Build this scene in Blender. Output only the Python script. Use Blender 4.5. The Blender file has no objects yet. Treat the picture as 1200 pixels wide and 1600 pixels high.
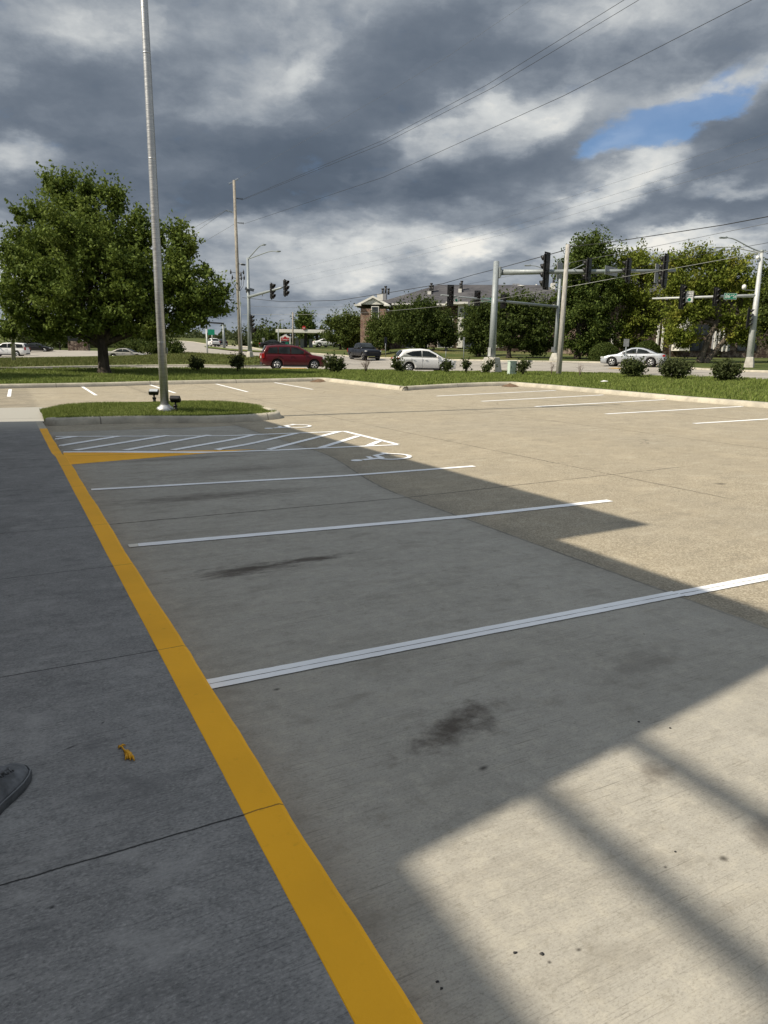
import bpy, bmesh, math, random
import numpy as np
from mathutils import Vector, Matrix

random.seed(7); rng = np.random.default_rng(11)
SC = bpy.context.scene
COL = SC.collection
PI = math.pi

# ---------------------------------------------------------------- camera frame
# world: X runs across the lot away from the shop, Y runs along the yellow kerb, Z up; lot surface near the kerb is z = 0
F = 1109.0                      # focal length in pixels of a 1200 x 1600 frame
PITCH, ROLL, YAW, EYE = .2179, .01497, .48967, 1.6
fw = np.array([math.sin(YAW)*math.cos(PITCH), math.cos(YAW)*math.cos(PITCH), -math.sin(PITCH)])
rt0 = np.array([math.cos(YAW), -math.sin(YAW), 0.]); up0 = np.cross(rt0, fw)
rt = math.cos(ROLL)*rt0 + math.sin(ROLL)*up0; up = -math.sin(ROLL)*rt0 + math.cos(ROLL)*up0
CAM = np.array([0., 0., EYE])
HEAD = np.array([math.sin(YAW), math.cos(YAW)]); SIDE = np.array([math.cos(YAW), -math.sin(YAW)])

def ray(u, v):
    return (u-600)/F*rt - (v-800)/F*up + fw
def at(u, v, d):
    return Vector(CAM + d*ray(u, v))
def at_z(u, v, z):
    r = ray(u, v); return Vector(CAM + (z-EYE)/r[2]*r)

# ---------------------------------------------------------------- terrain: the lot is flat by the shop, then everything climbs gently
TU = [-300, 0, 300, 450, 570, 660, 800, 1000, 1200, 1500]
TD = [20, 30, 40, 50, 60, 75, 83, 92, 110, 150, 220, 400, 900, 4000]
TZ = np.array([
 [.2, .33, .45, .46, .40, .30, .28, .34, .68, 2.2, 4.5, 10.5, 22, 24],
 [.2, .33, .45, .46, .40, .30, .28, .34, .68, 2.2, 4.5, 10.5, 22, 24],
 [.2, .30, .45, .55, .70, .90, 1.1, 1.32, 1.8, 2.7, 4.7, 9.5, 22, 24],
 [.2, .32, .43, .43, .65, 1.2, 1.35, 1.55, 2.1, 3.1, 4.5, 8.0, 20, 22],
 [.2, .30, .42, .45, .60, .80, .93, 1.20, 2.4, 3.5, 4.5, 7.0, 18, 20],
 [.2, .30, .38, .38, .60, 1.0, 1.25, 2.4, 3.0, 3.6, 4.5, 7.0, 18, 20],
 [.2, .32, .50, .65, .95, 1.6, 1.85, 2.15, 2.5, 3.2, 4.2, 7.0, 18, 20],
 [.2, .38, .55, .75, 1.15, 1.6, 1.8, 2.05, 2.4, 3.0, 4.0, 7.0, 18, 20],
 [.35, .56, .90, 1.1, 1.3, 1.7, 1.85, 2.05, 2.3, 3.0, 4.0, 7.0, 18, 20],
 [.35, .56, .90, 1.1, 1.3, 1.7, 1.85, 2.05, 2.3, 3.0, 4.0, 7.0, 18, 20]])
LD = np.log(np.array(TD))
def _ss(a, b, x):
    t = np.clip((x-a)/(b-a), 0, 1); return t*t*(3-2*t)
def _sp(x, k):                                       # soft max(0, x)
    return .5*(x+np.sqrt(x*x+k*k)) - .5*k*np.exp(-np.abs(x)/k)
def zf(X, Y):
    X = np.asarray(X, float); Y = np.asarray(Y, float)
    dep = X*HEAD[0]+Y*HEAD[1]; lat = X*SIDE[0]+Y*SIDE[1]
    r = np.hypot(X, Y)
    lot = .018*_sp(np.minimum(X, 26)-4, 1.2) + .011*_sp(np.minimum(Y, 45)-16, 2.)
    d = np.maximum(dep, .72*r)
    u = np.clip(600+F*1.02*lat/np.maximum(d, 1), -300, 1500)
    ld = np.clip(np.log(np.maximum(d, 1)), LD[0], LD[-1])
    i = np.clip(np.searchsorted(TU, u, 'right')-1, 0, len(TU)-2); TUa = np.array(TU, float)
    j = np.clip(np.searchsorted(LD, ld, 'right')-1, 0, len(LD)-2)
    a = (u-TUa[i])/(TUa[i+1]-TUa[i]); b = (ld-LD[j])/(LD[j+1]-LD[j])
    tab = (TZ[i, j]*(1-a)+TZ[i+1, j]*a)*(1-b) + (TZ[i, j+1]*(1-a)+TZ[i+1, j+1]*a)*b
    d0 = np.interp(u, [0, 600, 800, 1000, 1200], [29, 36, 33, 27, 21])
    w = _ss(d0, d0+8, d)
    front = _ss(-.5, .35, dep/np.maximum(r, .1))
    return (lot*(1-w)+tab*w)*front
def z1(x, y): return float(zf(x, y))
def G(u, v, off=0.):
    """point where the sight line of a picture position meets the terrain raised by off"""
    r = ray(u, v); t = 1.0; prev = t
    while t < 3500:
        p = CAM+t*r
        if p[2] < z1(p[0], p[1])+off:
            a, b = prev, t
            for _ in range(40):
                m = .5*(a+b); q = CAM+m*r
                if q[2] < z1(q[0], q[1])+off: b = m
                else: a = m
            return Vector(CAM+b*r)
        prev = t; t *= 1.02
    return Vector(CAM+t*r)
def depth(p): return float(np.dot(np.array(p)-CAM, fw))
def GP(pts, off=0.): return [G(u, v, off) for u, v in pts]

# ---------------------------------------------------------------- tagging
def tag(o, label=None, cat=None, group=None, kind=None):
    if label: o['label'] = label
    if cat: o['category'] = cat
    if group: o['group'] = group
    if kind: o['kind'] = kind
    return o
def empty(name, loc, rz=0., label=None, cat=None, group=None):
    o = bpy.data.objects.new(name, None); COL.objects.link(o)
    o.location = loc; o.rotation_euler = (0, 0, rz); o.empty_display_size = .3
    return tag(o, label, cat, group)
def copy_tree(o, parent=None):
    c = o.copy(); COL.objects.link(c)
    if parent: c.parent = parent
    for ch in list(o.children): copy_tree(ch, c)
    return c

# ---------------------------------------------------------------- mesh builder
class MB:
    def __init__(s): s.v = []; s.f = []; s.m = []; s.sm = []
    def add(s, vs, fs, mi=0, smooth=False):
        o = len(s.v); s.v += [tuple(p) for p in vs]
        for f in fs: s.f.append(tuple(i+o for i in f)); s.m.append(mi); s.sm.append(smooth)
        return s
    def box(s, c, size, M=None, mi=0, bev=0.):
        hx, hy, hz = (q/2 for q in size); c = Vector(c)
        if bev <= 0:
            vs = [Vector((x*hx, y*hy, z*hz)) for z in (-1, 1) for y in (-1, 1) for x in (-1, 1)]
            fs = [(0, 2, 3, 1), (4, 5, 7, 6), (0, 1, 5, 4), (2, 6, 7, 3), (0, 4, 6, 2), (1, 3, 7, 5)]
        else:
            bm = bmesh.new(); bmesh.ops.create_cube(bm, size=1)
            for q in bm.verts: q.co = Vector((q.co.x*size[0], q.co.y*size[1], q.co.z*size[2]))
            bmesh.ops.bevel(bm, geom=bm.edges[:], offset=bev, segments=2, affect='EDGES', profile=.5)
            bm.verts.index_update(); vs = [q.co.copy() for q in bm.verts]; fs = [[q.index for q in f.verts] for f in bm.faces]; bm.free()
        if M is not None: vs = [M @ q for q in vs]
        return s.add([q+c for q in vs], fs, mi)
    def tube(s, pts, rad, n=10, mi=0, cap=True, smooth=True):
        pts = [Vector(p) for p in pts]
        rad = [float(q) for q in rad] if hasattr(rad, "__len__") else [float(rad)]*len(pts)
        vs = []; ref = None
        for i, p in enumerate(pts):
            t = (pts[min(i+1, len(pts)-1)]-pts[max(i-1, 0)]).normalized()
            if ref is None: ref = Vector((1, 0, 0)) if abs(t.x) < .8 else Vector((0, 1, 0))
            a = (ref-t*ref.dot(t)).normalized(); b = t.cross(a); ref = a
            vs += [p+rad[i]*(math.cos(2*PI*k/n)*a+math.sin(2*PI*k/n)*b) for k in range(n)]
        fs = [(i*n+k, i*n+(k+1) % n, (i+1)*n+(k+1) % n, (i+1)*n+k) for i in range(len(pts)-1) for k in range(n)]
        s.add(vs, fs, mi, smooth)
        if cap:
            o = len(s.v)-len(vs)
            s.f.append(tuple(o+k for k in reversed(range(n)))); s.m.append(mi); s.sm.append(False)
            o2 = o+(len(pts)-1)*n
            s.f.append(tuple(o2+k for k in range(n))); s.m.append(mi); s.sm.append(False)
        return s
    def lathe(s, prof, c=(0, 0, 0), axis='Z', n=20, mi=0, smooth=True):
        vs = []
        for r, h in prof:
            for k in range(n):
                a = 2*PI*k/n; x, y = r*math.cos(a), r*math.sin(a)
                q = {'Z': (x, y, h), 'Y': (x, h, y), 'X': (h, x, y)}[axis]
                vs.append(Vector(q)+Vector(c))
        fs = [(i*n+k, i*n+(k+1) % n, (i+1)*n+(k+1) % n, (i+1)*n+k) for i in range(len(prof)-1) for k in range(n)]
        return s.add(vs, fs, mi, smooth)
    def prism(s, poly, z0, z1_, mi=0, M=None):
        n = len(poly); vs = [Vector((x, y, z0)) for x, y in poly]+[Vector((x, y, z1_)) for x, y in poly]
        fs = [tuple(reversed(range(n))), tuple(range(n, 2*n))]+[(i, (i+1) % n, n+(i+1) % n, n+i) for i in range(n)]
        if M is not None: vs = [M @ q for q in vs]
        return s.add(vs, fs, mi)
    def quad(s, a, b, c, d, mi=0): return s.add([a, b, c, d], [(0, 1, 2, 3)], mi)
    def build(s, name, mats, parent=None, loc=None, bevel=None):
        me = bpy.data.meshes.new(name); me.from_pydata(s.v, [], s.f)
        for m in (mats if isinstance(mats, (list, tuple)) else [mats]): me.materials.append(m)
        me.polygons.foreach_set('material_index', s.m); me.polygons.foreach_set('use_smooth', s.sm)
        me.validate(); me.update()
        o = bpy.data.objects.new(name, me); COL.objects.link(o)
        if parent: o.parent = parent
        if loc is not None: o.location = loc
        if bevel:
            b = o.modifiers.new('bevel', 'BEVEL'); b.width = bevel; b.segments = 2; b.limit_method = 'ANGLE'; b.angle_limit = math.radians(35)
        return o

def soup(name, V, Fc, mat, parent=None, loc=None):
    """many quads from numpy arrays: V (n,4,3)"""
    n = V.shape[0]; me = bpy.data.meshes.new(name)
    me.vertices.add(n*4); me.vertices.foreach_set('co', V.reshape(-1).astype(np.float32))
    me.loops.add(n*4); me.loops.foreach_set('vertex_index', np.arange(n*4, dtype=np.int32))
    me.polygons.add(n); me.polygons.foreach_set('loop_start', np.arange(0, n*4, 4, dtype=np.int32))
    me.materials.append(mat); me.update(calc_edges=True)
    o = bpy.data.objects.new(name, me); COL.objects.link(o)
    if parent: o.parent = parent
    if loc is not None: o.location = loc
    return o

def drape(name, poly, mat, off=0., step=1.5, zfun=None, parent=None, kind='structure', skirt=0.):
    """polygon in plan laid over the terrain on a fine grid"""
    bm = bmesh.new()
    vs = [bm.verts.new((p[0], p[1], 0)) for p in poly]
    f = bm.faces.new(vs); bmesh.ops.triangulate(bm, faces=[f])
    xs = [p[0] for p in poly]; ys = [p[1] for p in poly]
    for ax, lo, hi in ((0, min(xs), max(xs)), (1, min(ys), max(ys))):
        k = math.floor(lo/step)+1
        while k*step < hi:
            co = [0, 0, 0]; co[ax] = k*step; no = [0, 0, 0]; no[ax] = 1
            bmesh.ops.bisect_plane(bm, geom=bm.verts[:]+bm.edges[:]+bm.faces[:], plane_co=co, plane_no=no, dist=1e-5)
            k += 1
    X = np.array([q.co.x for q in bm.verts]); Y = np.array([q.co.y for q in bm.verts])
    Z = (zfun or zf)(X, Y)+off
    for q, z in zip(bm.verts, Z): q.co.z = float(z)
    for g in bm.faces:
        if g.normal.z < 0: g.normal_flip()
        g.smooth = True
    bmesh.ops.recalc_face_normals(bm, faces=bm.faces[:])
    if sum(g.normal.z for g in bm.faces) < 0: bmesh.ops.reverse_faces(bm, faces=bm.faces[:])
    me = bpy.data.meshes.new(name); bm.to_mesh(me); bm.free(); me.materials.append(mat)
    o = bpy.data.objects.new(name, me); COL.objects.link(o)
    if parent: o.parent = parent
    if kind: o['kind'] = kind
    return o

def resample(pts, step):
    out = [Vector(pts[0])]
    for a, b in zip(pts[:-1], pts[1:]):
        a, b = Vector(a), Vector(b); n = max(1, int((b-a).length/step))
        out += [a.lerp(b, (k+1)/n) for k in range(n)]
    return out
def chaikin(pts, it=2, closed=False):
    pts = [Vector(p) for p in pts]
    for _ in range(it):
        n = []; rng_ = range(len(pts) if closed else len(pts)-1)
        if not closed: n.append(pts[0])
        for i in rng_:
            a, b = pts[i], pts[(i+1) % len(pts)]
            n += [a.lerp(b, .25), a.lerp(b, .75)]
        if not closed: n.append(pts[-1])
        pts = n
    return pts
def ribbon(mb, pts, prof, zfun=zf, step=.8, mi=0, side=1, smooth=False):
    """sweep a (across, up) profile along a plan polyline on the terrain"""
    P = resample([Vector((p[0], p[1], 0)) for p in pts], step); vs = []
    for i, p in enumerate(P):
        t = (P[min(i+1, len(P)-1)]-P[max(i-1, 0)]); t.z = 0; t.normalize()
        n = Vector((-t.y, t.x, 0))*side
        z = float(zfun(p.x, p.y))
        for a, h in prof: vs.append(Vector((p.x, p.y, z+h))+n*a)
    m = len(prof)
    fs = []
    for i in range(len(P)-1):
        for k in range(m-1):
            q = (i*m+k, (i+1)*m+k, (i+1)*m+k+1, i*m+k+1)
            fs.append(q if side < 0 else tuple(reversed(q)))
    mb.add(vs, fs, mi, smooth); return mb
# ---------------------------------------------------------------- materials
class NT:
    """short hand for node trees"""
    def __init__(s, name):
        s.mat = bpy.data.materials.new(name); s.mat.use_nodes = True; s.t = s.mat.node_tree; s.t.nodes.clear()
    def n(s, typ, **kw):
        nd = s.t.nodes.new(typ)
        for k, v in kw.items():
            if k.startswith('i_'): nd.inputs[int(k[2:]) if k[2:].isdigit() else k[2:].replace('_', ' ')].default_value = v
            else: setattr(nd, k, v)
        return nd
    def l(s, a, b): s.t.links.new(a, b)
    def val(s, x, sock):
        if hasattr(x, 'is_output') or hasattr(x, 'links'): s.l(x, sock)
        else: sock.default_value = x
    def math(s, op, a, b=0., c=None, clamp=False):
        nd = s.n('ShaderNodeMath', operation=op, use_clamp=clamp); s.val(a, nd.inputs[0]); s.val(b, nd.inputs[1])
        if c is not None: s.val(c, nd.inputs[2])
        return nd.outputs[0]
    def pos(s): return s.n('ShaderNodeNewGeometry').outputs['Position']
    def obj(s): return s.n('ShaderNodeTexCoord').outputs['Object']
    def xyz(s, v):
        nd = s.n('ShaderNodeSeparateXYZ'); s.l(v, nd.inputs[0]); return nd.outputs
    def map(s, v, scale=(1, 1, 1), rot=(0, 0, 0), loc=(0, 0, 0)):
        nd = s.n('ShaderNodeMapping'); s.l(v, nd.inputs[0])
        nd.inputs['Scale'].default_value = scale; nd.inputs['Rotation'].default_value = rot; nd.inputs['Location'].default_value = loc
        return nd.outputs[0]
    def noise(s, v, scale=5., detail=3., rough=.55, dist=0., out=0):
        nd = s.n('ShaderNodeTexNoise'); s.l(v, nd.inputs['Vector']); nd.inputs['Scale'].default_value = scale
        nd.inputs['Detail'].default_value = detail; nd.inputs['Roughness'].default_value = rough; nd.inputs['Distortion'].default_value = dist
        return nd.outputs[out]
    def vor(s, v, scale=5., feature='F1', out='Distance', rnd=1.):
        nd = s.n('ShaderNodeTexVoronoi', feature=feature); s.l(v, nd.inputs['Vector']); nd.inputs['Scale'].default_value = scale
        nd.inputs['Randomness'].default_value = rnd
        return nd.outputs[out]
    def rng(s, x, a, b, c=0., d=1., smooth=True):
        nd = s.n('ShaderNodeMapRange', interpolation_type='SMOOTHSTEP' if smooth else 'LINEAR'); s.val(x, nd.inputs[0])
        for k, q in enumerate((a, b, c, d)): s.val(q, nd.inputs[k+1])
        return nd.outputs[0]
    def mix(s, f, a, b, typ='MIX'):
        nd = s.n('ShaderNodeMix', data_type='RGBA', blend_type=typ); s.val(f, nd.inputs[0])
        for q, k in ((a, 6), (b, 7)):
            if hasattr(q, 'links'): s.l(q, nd.inputs[k])
            else: nd.inputs[k].default_value = (*q, 1) if len(q) == 3 else q
        return nd.outputs[2]
    def bump(s, h, dist=.01, strength=1.):
        nd = s.n('ShaderNodeBump'); s.l(h, nd.inputs['Height']); nd.inputs['Distance'].default_value = dist; nd.inputs['Strength'].default_value = strength
        return nd.outputs[0]
    def out(s, color, rough=.8, normal=None, metal=0., spec=.3, trans=None, extra=None):
        b = s.n('ShaderNodeBsdfPrincipled')
        if hasattr(color, 'links'): s.l(color, b.inputs['Base Color'])
        else: b.inputs['Base Color'].default_value = (*color, 1)
        s.val(rough, b.inputs['Roughness']); b.inputs['Metallic'].default_value = metal; b.inputs['Specular IOR Level'].default_value = spec
        if normal is not None: s.l(normal, b.inputs['Normal'])
        for k, q in (extra or {}).items(): b.inputs[k].default_value = q
        o = s.n('ShaderNodeOutputMaterial'); sh = b.outputs[0]
        if trans is not None:
            t = s.n('ShaderNodeBsdfTranslucent')
            s.val(trans, t.inputs[0]) if hasattr(trans, 'links') else setattr(t.inputs[0], 'default_value', (*trans, 1))
            m = s.n('ShaderNodeMixShader'); m.inputs[0].default_value = .16
            s.l(sh, m.inputs[1]); s.l(t.outputs[0], m.inputs[2]); sh = m.outputs[0]
        s.l(sh, o.inputs[0]); return s.mat

def simple(name, col, rough=.6, metal=0., var=.12, scale=6., spec=.4, bump=0., **extra):
    s = NT(name); p = s.obj(); n = s.noise(p, scale, 4)
    c = s.mix(s.rng(n, .3, .7), tuple(q*(1-var) for q in col), tuple(min(1, q*(1+var)) for q in col))
    r = s.rng(s.noise(p, scale*2.3, 3), .3, .7, max(0, rough-.08), min(1, rough+.08))
    nb = s.bump(s.noise(p, scale*6, 3), bump) if bump else None
    return s.out(c, r, nb, metal, spec, extra=extra)

def blob(s, P, x, y, sx, sy, rot=0., warp=None):
    """soft elliptical spot in plan, 1 in the middle"""
    v = s.n('ShaderNodeVectorMath', operation='SUBTRACT'); s.l(P, v.inputs[0]); v.inputs[1].default_value = (x, y, 0)
    m = s.n('ShaderNodeVectorRotate', rotation_type='Z_AXIS'); s.l(v.outputs[0], m.inputs[0]); m.inputs['Angle'].default_value = -rot
    k = s.n('ShaderNodeVectorMath', operation='MULTIPLY'); s.l(m.outputs[0], k.inputs[0]); k.inputs[1].default_value = (1/sx, 1/sy, 0)
    L = s.n('ShaderNodeVectorMath', operation='LENGTH'); s.l(k.outputs[0], L.inputs[0])
    d = L.outputs['Value']
    if warp is not None: d = s.math('ADD', d, warp)
    return s.rng(d, 0., 1., 1., 0.)

def joint(s, coord, c, w, wob=None):
    """thin groove where coord == c"""
    d = s.math('SUBTRACT', coord, c)
    if wob is not None: d = s.math('ADD', d, wob)
    return s.rng(s.math('ABSOLUTE', d), w*.55, w, 1., 0.)
def mx(s, *a):
    r = a[0]
    for q in a[1:]: r = s.math('MAXIMUM', r, q)
    return r

def m_lot():
    s = NT('lot_concrete'); P = s.pos(); x, y, z = s.xyz(P)
    wob = s.math('MULTIPLY', s.math('SUBTRACT', s.noise(P, 3.5, 4), .5), .07)
    rough_mask = s.rng(s.math('ADD', x, s.math('ADD', wob, s.rng(y, 7, 11, 0, -.55))), 4.0, 4.03); rough_mask = mx(s, rough_mask, s.rng(y, 15.55, 15.65))
    big = s.noise(P, .35, 5, .6); mid = s.noise(P, 1.7, 6, .62); fine = s.noise(P, 60, 3, .6)
    # broom finish: fine streaks running out from the kerb
    br = s.noise(s.map(P, (2.6, 105, 1), (0, 0, .05)), 1., 4, .7); br2 = s.noise(s.map(P, (9, 260, 1), (0, 0, .05)), 1., 3, .7)
    broom = s.math('ADD', s.math('MULTIPLY', br, .6), s.math('MULTIPLY', br2, .4))
    smooth_c = s.mix(s.rng(mid, .28, .72), (.332, .315, .274), (.392, .373, .328))
    gr = s.noise(P, 230, 3, .7); mo = s.noise(P, 12, 7, .72); mo2 = s.noise(s.map(P, (1, 1.6, 1), (0, 0, .05)), 36, 5, .75); br3 = s.noise(s.map(P, (3.5, 150, 1), (0, 0, .05)), 1., 4, .72)
    smooth_c = s.mix(s.math('MULTIPLY', s.rng(mo, .48, .64), .50), smooth_c, (.46, .43, .36))
    smooth_c = s.mix(s.math('MULTIPLY', s.rng(mo, .46, .32), .45), smooth_c, (.235, .215, .17))
    smooth_c = s.mix(s.math('MULTIPLY', s.rng(mo2, .55, .72), .50), smooth_c, (.17, .155, .125))
    smooth_c = s.mix(s.math('MULTIPLY', s.rng(mo2, .44, .30), .35), smooth_c, (.48, .45, .385))
    mo3 = s.noise(s.map(P, (1, 1.7, 1), (0, 0, .05)), 85, 4, .7)
    smooth_c = s.mix(s.math('MULTIPLY', s.rng(mo3, .52, .68), .40), smooth_c, (.16, .148, .12)); smooth_c = s.mix(s.math('MULTIPLY', s.rng(mo3, .47, .33), .35), smooth_c, (.50, .47, .40))
    bm_ = s.rng(s.noise(P, 1.9, 4, .6), .38, .62, .35, 1.)
    smooth_c = s.mix(s.math('MULTIPLY', s.math('MULTIPLY', s.rng(br3, .56, .66), bm_), .62), smooth_c, (.125, .115, .095))
    smooth_c = s.mix(s.math('MULTIPLY', s.math('MULTIPLY', s.rng(br2, .56, .70), bm_), .45), smooth_c, (.15, .14, .115))
    smooth_c = s.mix(s.math('MULTIPLY', s.math('MULTIPLY', s.rng(br3, .44, .34), bm_), .30), smooth_c, (.50, .47, .40))
    smooth_c = s.mix(s.math('MULTIPLY', s.rng(gr, .56, .74), .5), smooth_c, (.13, .12, .10))
    smooth_c = s.mix(s.math('MULTIPLY', s.rng(s.noise(s.map(P, (.7, 5, 1), (0, 0, .05)), 1., 6, .7), .50, .74), .30), smooth_c, (.20, .18, .145))
    # exposed aggregate: speckled tan
    vn = s.n('ShaderNodeTexVoronoi', feature='F1'); s.l(P, vn.inputs['Vector']); vn.inputs['Scale'].default_value = 95
    cell = s.xyz(vn.outputs['Color'])[0]
    agg = s.mix(s.rng(cell, .1, .9), (.27, .235, .174), (.46, .41, .315))
    agg = s.mix(s.rng(fine, .35, .6), s.mix(.45, agg, (.2, .165, .11)), agg)
    agg = s.mix(s.math('MULTIPLY', s.rng(mid, .45, .75), .35), agg, (.50, .43, .315))
    # pale long streaks of wear in the driving lane, along Y
    lane = s.noise(s.map(P, (.55, .09, 1)), 1., 4, .55)
    agg = s.mix(s.math('MULTIPLY', s.rng(lane, .42, .72), .35), agg, (.31, .265, .19))
    c = s.mix(rough_mask, smooth_c, agg)
    c = s.mix(s.math('MULTIPLY', s.rng(big, .4, .75), .28), c, (.255, .24, .205))
    pa = s.noise(s.map(P, (1, 1.8, 1), (0, 0, .05)), 2.6, 6, .68)
    c = s.mix(s.math('MULTIPLY', s.rng(pa, .48, .33), .30), c, (.17, .155, .125)); c = s.mix(s.math('MULTIPLY', s.rng(pa, .53, .68), .22), c, (.50, .465, .38))
    # oil, rubber and drip stains
    w1 = s.math('MULTIPLY', s.math('SUBTRACT', s.noise(P, 7, 6, .68), .5), 2.3)
    w2 = s.math('MULTIPLY', s.math('SUBTRACT', s.noise(s.map(P, (4, 16, 1)), 1., 5, .7), .5), 2.6)
    st = mx(s, blob(s, P, 1.63, 2.36, .42, .15, .30, w1), blob(s, P, 1.5, 5.02, .62, .18, .05, w2), blob(s, P, 2.0, 5.08, .5, .10, .0, w2),
            s.math('MULTIPLY', blob(s, P, 2.0, 7.9, 1.5, .30, 0., w2), .65), s.math('MULTIPLY', blob(s, P, 2.3, 11.0, 1.6, .28, 0., w2), .5),
            s.math('MULTIPLY', blob(s, P, 2.9, 2.5, .5, .22, .2, w1), .35), s.math('MULTIPLY', blob(s, P, 2.9, 9.6, 1.6, .45, .1, w2), .4),
            s.math('MULTIPLY', blob(s, P, 2.15, 1.72, .13, .09, .2, w1), .6), s.math('MULTIPLY', blob(s, P, 2.2, 1.28, .22, .10, .2, w1), .45))
    c = s.mix(s.math('MULTIPLY', st, .85), c, (.055, .042, .033))
    dots = mx(s, blob(s, P, 1.555, 2.045, .038, .02, .2), blob(s, P, 1.955, 1.262, .024, .022), blob(s, P, 1.27, 1.20, .012, .009), blob(s, P, 1.17, 1.205, .009, .008),
              blob(s, P, 1.75, 1.32, .010, .008), blob(s, P, .92, 1.06, .010, .007), blob(s, P, .93, 1.10, .008, .007), blob(s, P, 1.05, 3.05, .03, .02, .1, w1), blob(s, P, 7.9, 5.8, .10, .09, 0, w1))
    sv = s.n('ShaderNodeTexVoronoi', feature='F1'); s.l(P, sv.inputs['Vector']); sv.inputs['Scale'].default_value = 4.3
    pick = s.rng(s.xyz(sv.outputs['Color'])[0], .80, .82); size = s.math('MULTIPLY', s.xyz(sv.outputs['Color'])[1], .045)
    spk = s.math('MULTIPLY', pick, s.rng(sv.outputs['Distance'], s.math('MULTIPLY', size, .6), size, 1., 0.))
    c = s.mix(s.math('MULTIPLY', mx(s, dots, s.math('MULTIPLY', spk, .75)), .85), c, (.035, .03, .026))
    # dark dirt collected along the gutter seam and by the kerb
    seam = s.rng(s.math('ABSOLUTE', s.math('ADD', s.math('SUBTRACT', x, 4.05), s.math('ADD', wob, s.rng(y, 7, 11, 0, -.55)))), .0, .30, 1., 0.)
    c = s.mix(s.math('MULTIPLY', seam, .22), c, (.12, .11, .09))
    kd = s.rng(x, .70, .95, 1., 0.); c = s.mix(s.math('MULTIPLY', s.math('MULTIPLY', kd, s.rng(mid, .3, .65)), .45), c, (.10, .09, .075))
    # joints and wandering cracks
    wj = s.math('MULTIPLY', s.math('SUBTRACT', s.noise(P, 9, 5, .7), .5), .05)
    def part(j, a): return s.math('MULTIPLY', j, a)
    east = s.rng(x, 8.2, 9.0, 1., 0.)
    jn = mx(s, part(joint(s, y, 6.95, .016, wj), east), part(joint(s, y, 11.35, .012, wj), .5), joint(s, y, 15.6, .016, wj), joint(s, y, 22.6, .03, wj), joint(s, y, 27.4, .03, wj),
            part(joint(s, x, 7.2, .014, wj), s.rng(y, 4, 6)), joint(s, x, 11.4, .016, wj), joint(s, x, 15.6, .02, wj),
            part(joint(s, s.math('ADD', x, s.rng(y, 7, 11, 0, -.55)), 4.0, .016, wj), .6))
    gap = s.rng(s.noise(P, 1.3, 4, .6), .36, .56)
    jn = s.math('MULTIPLY', jn, s.math('ADD', .35, s.math('MULTIPLY', gap, .65)))
    ve = s.vor(s.map(P, (1, 1, 0)), .34, 'DISTANCE_TO_EDGE'); vw = s.math('ADD', ve, s.math('MULTIPLY', s.math('SUBTRACT', s.noise(P, 5, 5, .7), .5), .11))
    crack = s.math('MULTIPLY', s.rng(s.math('ABSOLUTE', vw), .001, .0055, 1., 0.), s.math('MULTIPLY', s.rng(s.noise(P, .55, 3), .56, .62), s.rng(x, 5, 7)))
    c = s.mix(s.math('MULTIPLY', mx(s, jn, s.math('MULTIPLY', crack, .7)), .82), c, (.05, .042, .033))
    h = s.math('ADD', s.math('MULTIPLY', s.math('MULTIPLY', broom, s.math('SUBTRACT', 1., rough_mask)), .5), s.math('MULTIPLY', s.math('ADD', fine, cell), s.math('MULTIPLY', rough_mask, .35)))
    h = s.math('SUBTRACT', h, s.math('MULTIPLY', jn, 1.2))
    return s.out(c, .86, s.bump(h, .006, .8), spec=.25)

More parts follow.
